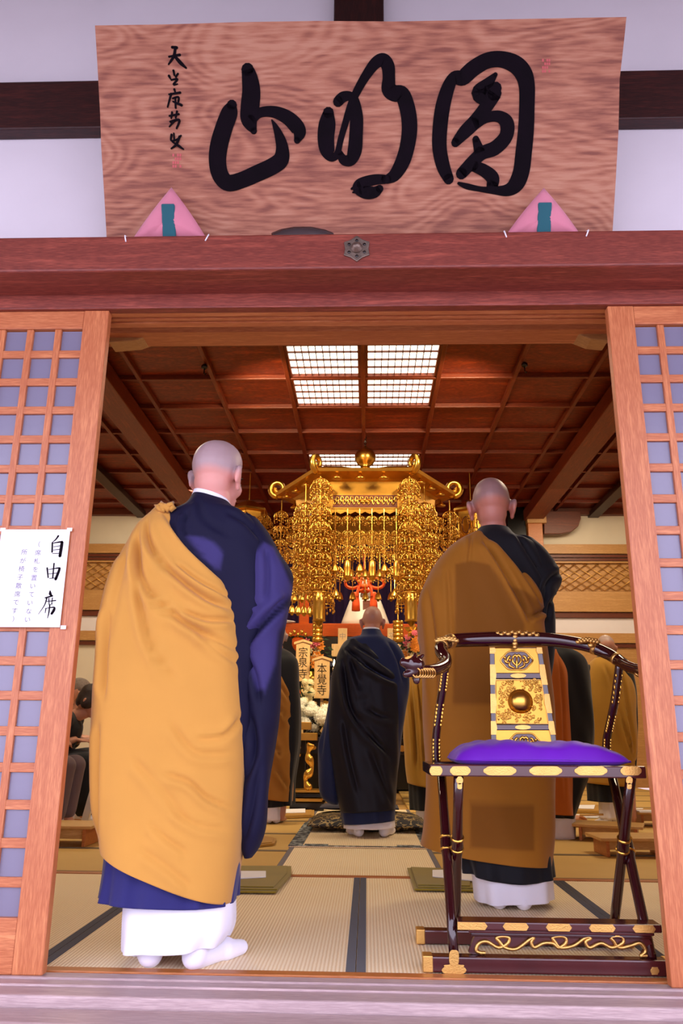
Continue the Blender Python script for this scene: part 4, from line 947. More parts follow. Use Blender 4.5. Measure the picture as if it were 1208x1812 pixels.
for cx_, cy_, w1, Y_ in ((912, 1121, 76, .395), (790, 1131, 34, .30), (1040, 1133, 34, .335)):
    g = MB()
    for k in range(7):
        u = (k - 3) / 3; g.ball(P(cx_ + u * w1 / 2, cy_ + abs(u) * 3, Y_), (.011, .007, .008), 8, 6)
    for k in range(6):
        u = (k - 2.5) / 3; g.ball(P(cx_ + u * w1 / 2, cy_ - 3 + abs(u) * 3, Y_), (.008, .006, .007), 8, 6)
    if w1 > 50:
        for k in range(4): g.ball(P(cx_ - 1, cy_ + 6 + k * 6, Y_ + .002), (.012 - .002 * (k % 2), .006, .009), 8, 6)
    else: g.ball(P(cx_ + (6 if cx_ > 900 else -4), cy_ + 9, Y_), (.014, .008, .010), 8, 6)
    g.obj('crest_fitting', 'goldflat', rail, True)
# dragon-head terminals
for ti, sgn in ((0, -1), (-1, 1)):
    c = Vector(rq[ti]); pc = [('e', c + Vector((sgn * .004, -.004, .012)), (.026, .024, .020)), ('c', c + Vector((sgn * .006, -.01, .008)), .017, c + Vector((sgn * .034, -.022, .016)), .011), ('c', c + Vector((sgn * .004, -.008, -.004)), .014, c + Vector((sgn * .028, -.02, -.014)), .009),
          ('c', c + Vector((0, 0, .022)), .010, c + Vector((-sgn * .02, .01, .040)), .004), ('c', c + Vector((sgn * .01, -.012, .022)), .008, c + Vector((sgn * .002, -.006, .042)), .004), ('e', c + Vector((sgn * .016, -.022, .022)), (.007, .007, .007)), ('c', c + Vector((0, 0, -.012)), .014, c + Vector((0, -.004, -.030)), .009), ('e', c + Vector((sgn * .036, -.024, .024)), (.006, .006, .006))]
    pc = [('e', c + (p_[1] - c) * 1.22, tuple(x * 1.3 for x in p_[2])) if p_[0] == 'e' else ('c', c + (p_[1] - c) * 1.22, p_[2] * 1.3, c + (p_[3] - c) * 1.22, p_[4] * 1.3) for p_ in pc]
    h = blend(pc, 'dragon_head', 'lacquer', rail, .0035, 2)
    g = MB()
    for k in range(7):
        p = Vector(rq[0 if ti == 0 else -1]).lerp(Vector(rq[8 if ti == 0 else -9]), k / 7 * 1.0) + Vector((0, -.022, -.012))
        for sg in (1, -1): g.tube([p + Vector((.013 * math.cos(q), -.006 * math.sin(q), .015 * math.sin(q) * sg)) for q in np.linspace(0, 2 * PI, 11)], .0034, 6)
    g.obj('gilt_interlace', 'goldflat', rail, True)
# back splat
def sp3(u, v, h): q = P(u, v, .425 - (v - 1145) / 185 * .055); return q + Vector((0, -h, 0))
spl = MB().prism([(868, 1146), (954, 1146), (984, 1340), (870, 1340)], sp3, -.016, -.004).obj('back_splat', 'lacquer', ch)
def edge(v, side): t = (v - 1146) / 194; return (866 + 3 * t) if side < 0 else (957 + 31 * t)
for sd in (-1, 1):
    st = MB().prism([(edge(1146, sd) - sd * 0, 1146), (edge(1146, sd) - sd * 8, 1146), (edge(1340, sd) - sd * 9, 1340), (edge(1340, sd), 1340)], sp3, -.010, .006).obj('splat_stile', 'lacquer', spl, bevel=.001)
    for v0, v1 in ((1146, 1157), (1176, 1212), (1228, 1262), (1276, 1300), (1318, 1340)):
        m_ = (v0 + v1) / 2
        MB().prism([(edge(v0, sd) + sd * .5, v0), (edge(v0, sd) - sd * 8.5, v0), (edge(m_, sd) - sd * 10.5, m_), (edge(v1, sd) - sd * 8.5, v1), (edge(v1, sd) + sd * .5, v1)], sp3, .005, .0085).obj('fitting', 'goldflat', st)
def pan(v0, v1, ins=10): return [(edge(v0, -1) + ins - 2, v0), (edge(v0, 1) - ins + 2, v0), (edge(v1, 1) - ins + 2, v1), (edge(v1, -1) + ins - 2, v1)]
for v in (1196, 1287):
    cb = MB().prism(pan(v - 4, v + 4, 9), sp3, -.004, .007).obj('crossbar', 'lacquertop', spl)
    c_ = (edge(v, -1) + edge(v, 1)) / 2
    MB().prism([(c_ + 14 * math.cos(a), v + 4.2 * math.sin(a)) for a in np.linspace(0, 2 * PI, 17)[:-1]], sp3, .006, .010).obj('fitting', 'goldflat', cb)
for v0, v1, kind in ((1147, 1191, 'oval'), (1202, 1282, 'boss'), (1292, 1340, 'oval')):
    fr = MB().prism(pan(v0, v1), sp3, -.004, .003).obj('gilt_panel', 'goldsheet', spl, bevel=.001)
    c_ = (edge((v0 + v1) / 2, -1) + edge((v0 + v1) / 2, 1)) / 2; vm = (v0 + v1) / 2 + (0 if v1 < 1300 else -2)
    if kind == 'oval':
        MB().prism([(c_ + 26 * math.cos(a) * (1 + .05 * math.cos(6 * a)), vm + 16 * math.sin(a) * (1 + .05 * math.cos(6 * a))) for a in np.linspace(0, 2 * PI, 31)[:-1]], sp3, .002, .0042).obj('oval_opening', 'lacquertop', fr)
        g = MB(); ring_ = [sp3(c_ + 27 * math.cos(a) * (1 + .05 * math.cos(6 * a)), vm + 17 * math.sin(a) * (1 + .05 * math.cos(6 * a)), .005) for a in np.linspace(0, 2 * PI, 31)]; g.tube(ring_, .003, 6)
        for cv in (((0, 15), (0, 4), (0, -6)), ((0, 10), (-7, 2), (-6, -6)), ((0, 10), (7, 2), (6, -6)), ((-3, 14), (-13, 9), (-12, 1)), ((3, 14), (13, 9), (12, 1)), ((-12, 4), (-19, 3), (-21, -4)), ((12, 4), (19, 3), (21, -4)), ((-8, -3), (-3, -10), (0, -5)), ((8, -3), (3, -10), (0, -5)), ((-18, 2), (-14, -7), (-10, -7)), ((18, 2), (14, -7), (10, -7))):
            g.tube([sp3(c_ + x, vm + y, .0065) for x, y in catmull(np.array(cv, float), 4)], [.0026 + .0022 * math.sin(PI * k / 8) for k in range(9)], 6)
        for x, y in ((0, -8), (-12, -1), (12, -1), (-21, -5), (21, -5), (0, 2), (-6, -7), (6, -7)): g.ball(sp3(c_ + x, vm + y, .007), (.006, .004, .0055), 8, 6)
        g.obj('lotus_relief', 'gold', fr, True)
    else:
        MB().lathe(sp3(c_, vm, .004), [(.046, 0), (.046, .004), (.041, .006), (.039, .012), (.032, .021), (.020, .028), (.006, .031)], 28, 'Y').obj('boss', 'gold', fr, True)
        g = MB(); rr = random.Random(3)
        for k in range(150):
            u, v = rr.uniform(-39, 39), rr.uniform(-38, 38)
            if math.hypot(u, v) < 24 or abs(u) > 37 + v * .1: continue
            q0 = rr.uniform(0, 6.28); rad = rr.uniform(2.5, 4.5)
            g.tube([sp3(c_ + u + rad * (1 - t * .6) * math.cos(q0 + t * 5), vm + v + rad * (1 - t * .6) * math.sin(q0 + t * 5), .0055) for t in np.linspace(0, 1, 7)], .0026, 5)
        g.obj('scroll_relief', 'gold', fr, True)['kind'] = 'stuff'
        rim = [sp3(u, v, .005) for u, v in pan(v0 + 1, v1 - 1, 11)]; MB().tube(rim + [rim[0]], .003, 6).obj('rim', 'goldflat', fr)
# ---- purple cushion on the seat
xl, xr = P(803, 1335, .10).x, P(1109, 1335, .10).x; z0 = .6005; cxm = (xl + xr) / 2; hw = (xr - xl) / 2
cu = thing('seat_cushion', 'flat bright purple satin cushion on the seat of the lacquered chair', 'cushion', (cxm, .21, z0))
vs = []; nu, nv = 60, 28
def cush(u, v, top):
    x = cxm + hw * (u * (1 - .06 * (1 - abs(v)) * 0)); e = (1 - abs(u) ** 5) ** .6 * (1 - abs(v) ** 5) ** .5 * (1 - .22 * max(0, u) ** 3)
    y = .21 + .150 * v * (1 - .05 * (1 - u * u))
    puff = .062 * e * (1 - .10 * math.exp(-((u - .05) / .22) ** 2)) * (1 + .05 * math.sin(9 * u + 4 * v) + .03 * math.sin(23 * u - 7 * v))
    return (x, y, z0 + .012 + (puff if top else -.012 * min(1, e * 2.5)))
fs = []
for tp in (1, 0):
    for j in range(nv + 1):
        for i in range(nu + 1): vs.append(cush(-1 + 2 * i / nu, -1 + 2 * j / nv, tp))
o_ = (nu + 1) * (nv + 1)
for t in (0, o_):
    for j in range(nv):
        for i in range(nu): fs.append((t + j * (nu + 1) + i, t + j * (nu + 1) + i + 1, t + (j + 1) * (nu + 1) + i + 1, t + (j + 1) * (nu + 1) + i))
MB().add(vs, fs).obj('cushion', 'purple', cu, True)
g = MB().tube([(xl - .002, .075 + .27 * k / 10, z0 + .012) for k in range(11)], .004, 6); g.tube([(xr + .002, .075 + .27 * k / 10, z0 + .012) for k in range(11)], .004, 6)
g.tube([(xl + 2 * hw * k / 10, .062, z0 + .010) for k in range(11)], .004, 6)
MB().tube([tuple(v) for v in catmull(np.array([cush(-1, -.95, 0), cush(0, -1, 0), cush(1, -.95, 0)]), 6)], .004, 6).obj('piping', 'purple', cu, True)
# ---- footstool
fsl = MB().box(.283, .893, .036, .112, .119, .142).obj('footrest', 'lacquertop', ch, bevel=.004)
for x0_, x1_ in ((809, 862), (889, 935), (965, 1011), (1041, 1088), (1118, 1159)):
    a, b_ = P(x0_, 1636,   .0355).x, P(x1_, 1636,   .0355).x; h = .0105
    MB().prism([(a, .1305 - h), (a, .1305 + h), (b_ - .008, .1305 + h), (b_, .1305), (b_ - .008, .1305 - h)] if x0_ == 809 else [(a, .1305), (a + .008, .1305 + h), (b_ - .008, .1305 + h), (b_, .1305), (b_ - .008, .1305 - h), (a + .008, .1305 - h)], lambda u, v, hh: (u, .0355 - hh, v), 0, .002).obj('fitting', 'goldflat', fsl)
m = MB().box(.310, .872, .045, .104, .108, .119); m.obj('moulding', 'lacquertop', fsl, bevel=.004)
MB().box(.318, .864, .050, .099, .098, .1085).obj('moulding', 'lacquer', fsl, bevel=.003)
def f6(x, y): q = P(720 + x * .404, 1380 + y * .404, .052); return (q.x, q.z)
scr = [(345, 806), (322, 800), (328, 775), (303, 750), (315, 718), (350, 709), (400, 736), (442, 716), (446, 692), (415, 686), (393, 694), (403, 708), (430, 736), (480, 741), (535, 702), (556, 692), (545, 712), (558, 735), (600, 716), (640, 718), (664, 736), (697, 714), (692, 690), (664, 686), (638, 692), (648, 710), (672, 736), (730, 727), (782, 692), (806, 694), (783, 710), (800, 736), (850, 716), (898, 736), (946, 714), (944, 692), (918, 686), (893, 692), (905, 706), (930, 736), (980, 727), (1022, 716), (1046, 750), (1026, 780), (1040, 802), (1078, 818)]
low = [f6(*p) for p in scr]
ap = [(low[1][0] - .012, .1), (low[1][0] - .02, .085)] + [f6(x, y) for x, y in ((272, 760), (290, 800), (345, 806), (325, 775), (310, 735), (350, 712), (400, 738), (480, 742), (556, 708), (560, 738), (640, 720), (664, 738), (690, 738), (785, 702), (800, 738), (850, 722), (900, 738), (980, 730), (1022, 722), (1044, 750), (1028, 780), (1078, 818), (1080, 790), (1062, 750))] + [(low[-1][0] + .004, .085), (low[-1][0] - .004, .1)]
for p in range(len(ap)): ap[p] = (ap[p][0], max(ap[p][1], .0475))
MB().prism(ap, lambda u, v, h: (u, .060 + h, v), 0, .02).obj('apron', 'lacquertop', fsl)
q = catmull(np.array([(a, .055, max(.0525, b_)) for a, b_ in low]), 5)
MB().tube([tuple(v) for v in q], .0055, 8).obj('gilt_scroll', 'goldflat', fsl, True)
# ================================================================== altar and its furnishings
# platform
alt = thing('altar', 'raised vermilion altar frame with dark purple hangings behind the gold canopy', 'altar', (0, 9.0, 0))
YA = 7.9
zb0, zb1 = P(560, 1126, YA).z, P(560, 1103, YA).z; xa0, xa1 = P(430, 1114, YA).x, P(872, 1114, YA).x
MB().box(xa0, xa1, YA, YA + .12, zb0, zb1).obj('front_rail', 'vermilion', alt, bevel=.008)
MB().box(xa0, xa1, YA + .12, 10.45, zb0 + .02, zb1 - .01).obj('shelf', 'vermilion', alt)
for x0, x1 in ((529, 546), (738, 755)):
    a, b_ = P(x0, 1080, YA).x, P(x1, 1080, YA).x
    MB().box(a, b_, YA + .01, YA + .11, zb1 - .002, 3.3).obj('post', 'vermilion', alt, bevel=.006)
MB().box(xa0 + .1, xa1 - .1, YA + .02, 10.5, .02, zb0 + .021).obj('base', 'black', alt)
vs = []; fs = []; n = 120                                     # pleated hanging behind the altar
for k in range(n + 1):
    x = xa0 + (xa1 - xa0) * k / n; y = 10.4 + .05 * math.sin(k * .9) + .02 * math.sin(k * 2.3)
    vs += [(x, y, zb1 - .012), (x, y, 3.75)]
fs = [(2 * k, 2 * k + 2, 2 * k + 3, 2 * k + 1) for k in range(n)]
MB().add(vs, fs).obj('purple_hanging', 'curtain', alt, True)
struct(MB().box(-2.5, 2.5, 9.33, 11.6, -.12, .02).obj('floor_sanctuary', 'black'))

# ---- gold canopy
KY = 6.0; KX = P(646, 850, KY).x; RR = 1.02
zf0, zf1 = P(646, 905, KY - .80).z, P(646, 842, KY - .80).z
cn = thing('altar_canopy', 'large six-sided gilt canopy with curled corners and hanging strings, below the ceiling light', 'canopy', (KX, KY, zf1))
def hexv(r, k): a = -PI / 2 + PI / 6 + PI / 3 * (k - 1); return Vector((KX + r * math.cos(a), KY + r * math.sin(a), 0))
HV = lambda r, z: [hexv(r, k) + Vector((0, 0, z)) for k in range(6)]
def hexloft(mb, prof):
    vs = []; fs = []
    for r, z in prof: vs += HV(r, z)
    for i in range(len(prof) - 1): fs += [(i * 6 + k, i * 6 + (k + 1) % 6, (i + 1) * 6 + (k + 1) % 6, (i + 1) * 6 + k) for k in range(6)]
    mb.add(vs, fs); return mb
za = zf1
hexloft(MB(), [(.84, za - .01), (1.04, za + .02), (1.06, za + .05), (.85, za + .10), (.5, za + .20), (.12, za + .30), (.02, za + .31)]).obj('roof', 'goldsheet', cn)
hexloft(MB(), [(.84, za - .01), (.80, za - .03), (.78, za - .16), (.82, za - .17), (.82, zf0 + .04), (.79, zf0 + .03), (.77, za - .05)]).obj('fascia', 'goldsheet', cn)
MB().lathe((KX, KY, za + .29), [(.16, 0), (.14, .03), (.07, .06), (.05, .09), (.09, .12), (.12, .17), (.125, .22), (.10, .27), (.05, .30), (.015, .33), (.008, .36)], 20).obj('finial', 'gold', cn, True)
g = MB(); zc = za + .64; k = 0
while zc < 4.06:
    c = Vector((KX, KY, zc)); g.tube([c + (Vector((.012 * math.cos(q), 0, .02 * math.sin(q))) if k % 2 else Vector((0, .012 * math.cos(q), .02 * math.sin(q)))) for q in np.linspace(0, 2 * PI, 9)], .004, 5, cap=False); zc += .032; k += 1
g.obj('chain', 'black', cn)
# one corner ornament and one side panel, turned about the centre
for k in range(6):
    p = hexv(.96, k); d = (p - Vector((KX, KY, 0))).normalized(); c = Vector((p.x, p.y, za + .03)); ang = math.atan2(d.y, d.x)
    ridge = MB().tube([Vector((KX, KY, za + .28)) + d * .15, Vector((KX, KY, za + .20)) + d * .5, Vector((KX, KY, za + .09)) + d * .86, c + d * .02, c + d * .06 + Vector((0, 0, .0))], [.03, .034, .036, .04, .035], 8).obj('ridge', 'gold', cn, True)
    sp = []; rd = []
    for t in np.linspace(0, 1, 26):
        a = -PI / 2 + t * 2.6 * PI; r = .098 * (1 - t * .72)
        sp.append(c + d * (.05 + r * math.cos(a)) + Vector((0, 0, .085 + r * math.sin(a)))); rd.append(.036 - .016 * t)
    MB().tube(sp, rd, 8).obj('corner_curl', 'gold', ridge, True)
    for q_, dd in ((.20, .05), (.45, .0), (.70, .04)):          # small caps below the eaves
        e = hexv(.98, k).lerp(hexv(.98, (k + 1) % 6), q_); MB().lathe((e.x, e.y, za - .05), [(.055, 0), (.05, .012), (.03, .03), (.012, .05), (.006, .07)], 12).obj('rosette_cap', 'gold', cn, True)
    a_, b_ = hexv(.825, k), hexv(.825, (k + 1) % 6); ax = (b_ - a_).normalized(); nn = Vector((ax.y, -ax.x, 0)); L_ = (b_ - a_).length
    if (nn.dot(a_ - Vector((KX, KY, 0)))) < 0: nn = -nn
    f3 = lambda u, v, h: a_ + ax * (u * L_) + nn * h + Vector((0, 0, v))
    v0, v1 = zf0 + .055, za - .175
    pnl = MB().prism([(.06, v0), (.94, v0), (.94, v1), (.06, v1)], f3, -.01, .004).obj('openwork_panel', 'goldsheet', cn)
    MB().prism([(.09, v0 + .012), (.91, v0 + .012), (.91, v1 - .012), (.09, v1 - .012)], f3, .003, .006).obj('panel_ground', 'brownrail', pnl)
    g = MB(); rr = random.Random(k); hh = v1 - v0
    for i in range(26):
        u = .11 + .78 * i / 25; s_ = 1 if i % 2 else -1
        g.tube([f3(u + .022 * math.cos(q * s_) * (1 - q / 9), (v0 + v1) / 2 + s_ * hh * .10 + hh * .28 * math.sin(q) * (1 - q / 9), .009) for q in np.linspace(0, 6.5, 12)], .006, 5)
    for i in range(7): g.ball(f3(.5 + (i - 3) * .02, (v0 + v1) / 2 + .015 * math.cos(i * 2), .012), .016, 7, 5)
    g.obj('openwork_scrolls', 'gold', pnl, True)['kind'] = 'stuff'
    sc = [(0, v0 - .012), (1, v0 - .012)]
    for i in range(8, -1, -1):
        for j in (1, .5) if i else (1,):
            u = (i - 1 + j) / 8 if i else 0; sc.append((max(0, min(1, u)), v0 - .035 - (.025 if j == .5 else 0)))
    MB().prism(sc, f3, .0, .008).obj('scalloped_valance', 'goldsheet', cn)
# ---- hanging strings (yoraku)
def medallion(r, dens=8):
    """openwork gilt bell: ribs, curls, rim and little drops"""
    g = MB(); n = dens
    g.lathe((0, 0, r * .85), [(.02 * r, .12 * r), (.18 * r, .04 * r), (.22 * r, 0), (.10 * r, -.05 * r)], 8)
    for k in range(n):
        a = 2 * PI * k / n; c, s = math.cos(a), math.sin(a)
        g.tube([(c * r * x, s * r * x, r * z) for x, z in ((.12, .82), (.5, .70), (.86, .42), (1.0, .05), (.94, -.25))], .045 * r, 4)
        a2 = a + PI / n; c2, s2 = math.cos(a2), math.sin(a2)
        g.tube([(r * (.78 * c2 - .20 * math.sin(q) * s2), r * (.78 * s2 + .20 * math.sin(q) * c2), r * (.28 + .24 * math.cos(q))) for q in np.linspace(0, 2 * PI, 8)], .05 * r, 4)
        g.tube([(r * .98 * c2, r * .98 * s2, -.2 * r), (r * .98 * c2, r * .98 * s2, -.62 * r)], .02 * r, 3)
        g.ball((r * .98 * c2, r * .98 * s2, -.72 * r), (.10 * r, .10 * r, .15 * r), 5, 4)
        g.tube([(r * .94 * c, r * .94 * s, -.25 * r), (r * .94 * c, r * .94 * s, -.45 * r)], .02 * r, 3); g.ball((r * .94 * c, r * .94 * s, -.52 * r), (.09 * r, .09 * r, .12 * r), 5, 4)
    g.tube([(r * math.cos(q), r * math.sin(q), -.2 * r) for q in np.linspace(0, 2 * PI, 17)], .05 * r, 4)
    return g
MED = {('s'): medallion(.062, 6).mesh('medallion', 'gold', True), ('m'): medallion(.085, 7).mesh('medallion', 'gold', True), ('b'): medallion(.118, 9).mesh('medallion', 'gold', True)}
BELL = MB().lathe((0, 0, 0), [(.004, .05), (.02, .035), (.036, .015), (.038, -.05), (.036, -.13), (.042, -.15), (.030, -.15), (.028, -.17), (.008, -.19)], 12).mesh('bell', 'gold', True)
SBELL = MB().lathe((0, 0, 0), [(.004, .03), (.018, .02), (.032, -.01), (.042, -.05), (.044, -.06), (.02, -.06), (.012, -.085)], 10).mesh('bell', 'gold', True)
LBELL = MB().lathe((0, 0, 0), [(.004, .05), (.03, .03), (.062, .01), (.064, -.10), (.062, -.26), (.068, -.28), (.05, -.28), (.01, -.33)], 14).mesh('bell', 'gold', True)
def string(parent, x, y, ztop, zs, kind, bell=None, zb=None, off=None):
    zend = (zb if bell else zs[-1]) + .03
    t = MB().tube([(x, y, ztop), (x, y, zend)], .006, 5).obj('pendant_string', 'gold', parent)
    for z in zs: inst('medallion', MED[kind], t, (x, y, z), (0, 0, random.uniform(0, 1)))
    if bell: inst('bell', bell, t, (x, y, zb))
    return t
zr = [P(646, y, KY - .72).z for y in (921, 947, 972)]
zbell = P(646, 1000, KY - .72).z
for i in range(6):                                            # front row of six
    x = P(593 + 21.7 * i, 950, KY - .72).x; string(cn, x, KY - .72, zf0 + .05, zr, 's', BELL if i % 2 else SBELL, zbell + (.02 if i % 2 else -.01))
for k in (0, 1):                                              # front corners, thick clusters
    p = hexv(.92 if k == 0 else .92, k); sx = -1 if p.x < KX else 1
    zz = [P(p.x * 0 + 556, y, p.y).z for y in (888, 912, 938, 965, 993, 1020, 1046, 1076)]
    string(cn, p.x, p.y, za - .02, [za - .15] + zz[1:-1], 'b', LBELL, P(556, 1050, p.y).z)
    string(cn, p.x + sx * .17, p.y + .14, za - .04, [z - .07 for z in zz[:6]], 'b')
    string(cn, p.x - sx * .03, p.y + .16, za - .04, [z - .10 for z in zz[2:7]], 'b')
    string(cn, p.x + sx * .0, p.y - .10, za - .04, [za - .13, zz[0] - .02, zz[1] + .02, zz[2]], 'm')
for k, j in ((0, 5), (1, 2), (2, 3), (5, 4), (3, 4)):         # the other sides
    a_, b_ = hexv(.86, k), hexv(.86, j)
    for t in (.14, .32, .50, .68, .86):
        p = a_.lerp(b_, t); near = p.y < KY
        zz = [P(540, y, p.y).z for y in ((925, 955, 985, 1015, 1040) if near else (925, 955, 985, 1020))]
        string(cn, p.x, p.y, zf0 + .06, zz, 'm', SBELL, zz[-1] - .22)
for k in (2, 5):
    p = hexv(.96, k); zz = [P(500, y, p.y).z for y in (915, 940, 965, 990, 1012)]
    string(cn, p.x, p.y, za - .03, zz, 'm', BELL, zz[-1] - .2)
for i in range(7):                                            # inner curtain of strings at the centre
    x = KX - .5 + i * 1.0 / 6; zz = [P(646, y, KY + .1).z for y in ((955, 985, 1012) if abs(i - 3) > 1 else (950, 978))]
    string(cn, x, KY + .1, zf0 + .06, zz, 'm', SBELL, zz[-1] - .22)
# ---- side lanterns
def lantern(px, py0, py1, Y, label):
    top, bot = P(px, py0, Y), P(px, py1, Y); x = top.x; r = .20; H_ = top.z - bot.z
    t = thing('hanging_lantern', label, 'lantern', (x, Y, top.z), 'gilt lanterns beside the canopy')
    def hx(rad, z): return [(x + rad * math.cos(PI / 6 + PI / 3 * k), Y + rad * math.sin(PI / 6 + PI / 3 * k), z) for k in range(6)]
    def body(prof, n, m):
        mb = MB(); vs = []
        for rad, z in prof: vs += hx(rad, z)
        fs = [(i * 6 + k, i * 6 + (k + 1) % 6, (i + 1) * 6 + (k + 1) % 6, (i + 1) * 6 + k) for i in range(len(prof) - 1) for k in range(6)] + [tuple(range(6)), tuple(range(len(vs) - 6, len(vs)))]
        return mb.add(vs, fs).obj(n, m, t)
    z1 = top.z
    body([(.03, z1), (.10, z1 - .03), (r * 1.35, z1 - .14), (r * 1.4, z1 - .17), (r, z1 - .18)], 'roof', 'gold')
    bd = body([(r, z1 - .18), (r, z1 - .55), (r * 1.1, z1 - .57), (r * .8, z1 - .62), (.05, z1 - .66)], 'lantern_body', 'goldsheet')
    for k in range(6):
        a = PI / 3 * k + PI / 3; n_ = Vector((math.cos(a), math.sin(a), 0)); u_ = Vector((-n_.y, n_.x, 0)); c = Vector((x, Y, 0)) + n_ * (r * .87)
        f3 = lambda u, v, h: c + u_ * u + n_ * h + Vector((0, 0, v))
        pl = MB().prism([(-.075, z1 - .52), (.075, z1 - .52), (.075, z1 - .22), (-.075, z1 - .22)], f3, -.005, .006).obj('lantern_panel', 'gold', bd)
        MB().tube([f3(.05 * math.cos(q), z1 - .37 + .11 * math.sin(q), .009) for q in np.linspace(0, 2 * PI, 17)], .007, 5).obj('panel_ring', 'brownrail', pl, True)
    MB().tube([(x, Y, z1), (x, Y, 4.07)], .007, 6).obj('chain', 'gold', t)
    for k in range(6):
        a = PI / 6 + PI / 3 * k; string(t, x + r * 1.3 * math.cos(a), Y + r * 1.3 * math.sin(a), z1 - .16, [z1 - .30, z1 - .50, z1 - .70, z1 - .9], 'm')
    string(t, x, Y, z1 - .64, [z1 - .82, z1 - 1.0], 'm', BELL, z1 - 1.16)
lantern(441, 886, 960, 7.3, 'gilt six-sided hanging lantern left of the large canopy'); lantern(832, 886, 960, 7.3, 'gilt six-sided hanging lantern right of the large canopy')
# pleated gilt fans on the altar front posts
for px, lab in ((497, 'round pleated gilt rosette left of the canopy strings'), (771, 'round pleated gilt rosette right of the canopy strings')):
    c = P(px, 958, 7.75); t = thing('gilt_rosette', lab, 'ornament', c, 'gilt rosettes beside the canopy')
    for k in range(16):
        a = 2 * PI * k / 16; d = Vector((math.cos(a), 0, math.sin(a))); s_ = Vector((-d.z, 0, d.x))
        MB().add([c + d * .04, c + d * .22 - s_ * .030, c + d * .235 - Vector((0, .012, 0)), c + d * .22 + s_ * .030, c + d * .12 - Vector((0, .02, 0))], [(0, 1, 4), (1, 2, 4), (2, 3, 4), (3, 0, 4), (0, 3, 2, 1)]).obj('petal', 'gold' if k % 2 else 'goldsheet', t)
    MB().ball(c - Vector((0, .01, 0)), (.045, .02, .045), 10, 8).obj('boss', 'gold', t, True)
    MB().tube([c + Vector((0, .01, 0)), (c.x, c.y + .01, 3.9), (c.x, c.y + .01, 4.06)], .006, 5).obj('cord', 'gold', t)
# ---- orange knotted cord with tassels
kc = P(645, 1030, 7.6); kt = thing('knotted_cord', 'bright orange knotted silk cord with two tassels hanging before the pale statue', 'cord', kc)
def K(x, y, dy=0): return P(x, y, 7.6 + dy)
for sx in (-1, 1):
    cxk = 645 + sx * 21
    lp = [K(645 + sx * (6 + 14 * (1 - math.cos(q)) * .9 + 3), 1030 - 9 * math.sin(q) + 2, .01 * math.sin(2 * q)) for q in np.linspace(0, 2 * PI, 17)]
    MB().tube(lp, .022, 7).obj('loop', 'cord', kt, True)
    lp = [K(645 + sx * x, y, -.03) for x, y in catmull(np.array([(-9, 1046), (2, 1040), (12, 1028), (14, 1018), (9, 1014), (5, 1020), (8, 1034), (12, 1046), (13, 1056)], float), 4)]
    MB().tube(lp, .020, 7).obj('strand', 'cord', kt, True)
    xk = 645 + sx * 15.5
    a, b_ = K(xk, 1048), K(xk, 1081); tz = MB().tube([a, a.lerp(b_, .1), a.lerp(b_, .2), a.lerp(b_, .6), b_], [.03, .045, .040, .052, .056], 12).obj('tassel', 'cord', kt, True)
MB().ball(K(645, 1038, -.03), (.05, .035, .04), 10, 8).obj('knot', 'cord', kt, True)
MB().tube([K(638, 1046), K(645, 1049), K(652, 1046)], .02, 6).obj('strand', 'cord', kt, True)
MB().tube([K(645, 1035), K(645, 1000), (kc.x, 7.6, zf0 - .1), (kc.x, 7.6, 4.06)], .014, 6).obj('hanging_cord', 'cord', kt)
# ---- pale statue on the altar
sp_ = P(648, 1103, 8.3); zs = zb1 - .009
st = thing('statue', 'small pale robed statue with dark niche and gold disc, in the centre of the altar', 'statue', (sp_.x, 8.3, zs))
def SX(px): return P(px, 1060, 8.3).x
hS = P(648, 1020, 8.3).z - zs
def sz(py): return zs + max(0, P(648, py, 8.3).z - zs)
MB().lathe((SX(646), 8.3, zs), [(.36, 0), (.33, .08), (.28, .22), (.22, .38), (.15, sz(1052) - zs)], 20).obj('robe', 'plaster_in', st, True)
blend([('e', (SX(648), 8.26, sz(1030)), (.075, .08, .10)), ('c', (SX(648), 8.27, sz(1040)), .05, (SX(648), 8.28, sz(1056)), .09), ('c', (SX(641), 8.24, sz(1058)), .05, (SX(643), 8.10, sz(1070)), .03), ('c', (SX(655), 8.24, sz(1058)), .05, (SX(653), 8.10, sz(1070)), .03), ('e', (SX(648), 8.19, sz(1031)), (.02, .02, .02)), ('e', (SX(648), 8.27, sz(1023)), (.04, .04, .05))], 'figure', 'plaster_in', st, .012)
MB().lathe((SX(648), 8.12, sz(1058)), [(.085, 0), (.085, .015), (.06, .03), (.04, .03)], 20, 'Y').obj('disc', 'oldmetal', st, True)
MB().box(SX(642), SX(654), 8.02, 8.2, zs + .02, sz(1068)).obj('niche', 'brownrail', st, bevel=.006); MB().box(SX(638), SX(658), 7.99, 8.2, zs, zs + .06).obj('pedestal', 'gold', st, bevel=.006)
# gilt hanging banners beside the altar centre
for px in (562, 704):
    a, b_ = P(px, 1098, 6.6), P(px, 1136, 6.6)
    t = MB().tube([(a.x, 6.6, b_.z), (a.x, 6.6, zf0 + .06)], .008, 5).obj('banner_chain', 'gold', cn)
    for k in range(5): MB().lathe((a.x, 6.6, a.z + (b_.z - a.z) * (k + 1) / 5), [(.055, 0), (.062, .02), (.062, .045), (.052, .052)], 12).obj('gilt_segment', 'gold', t, True)
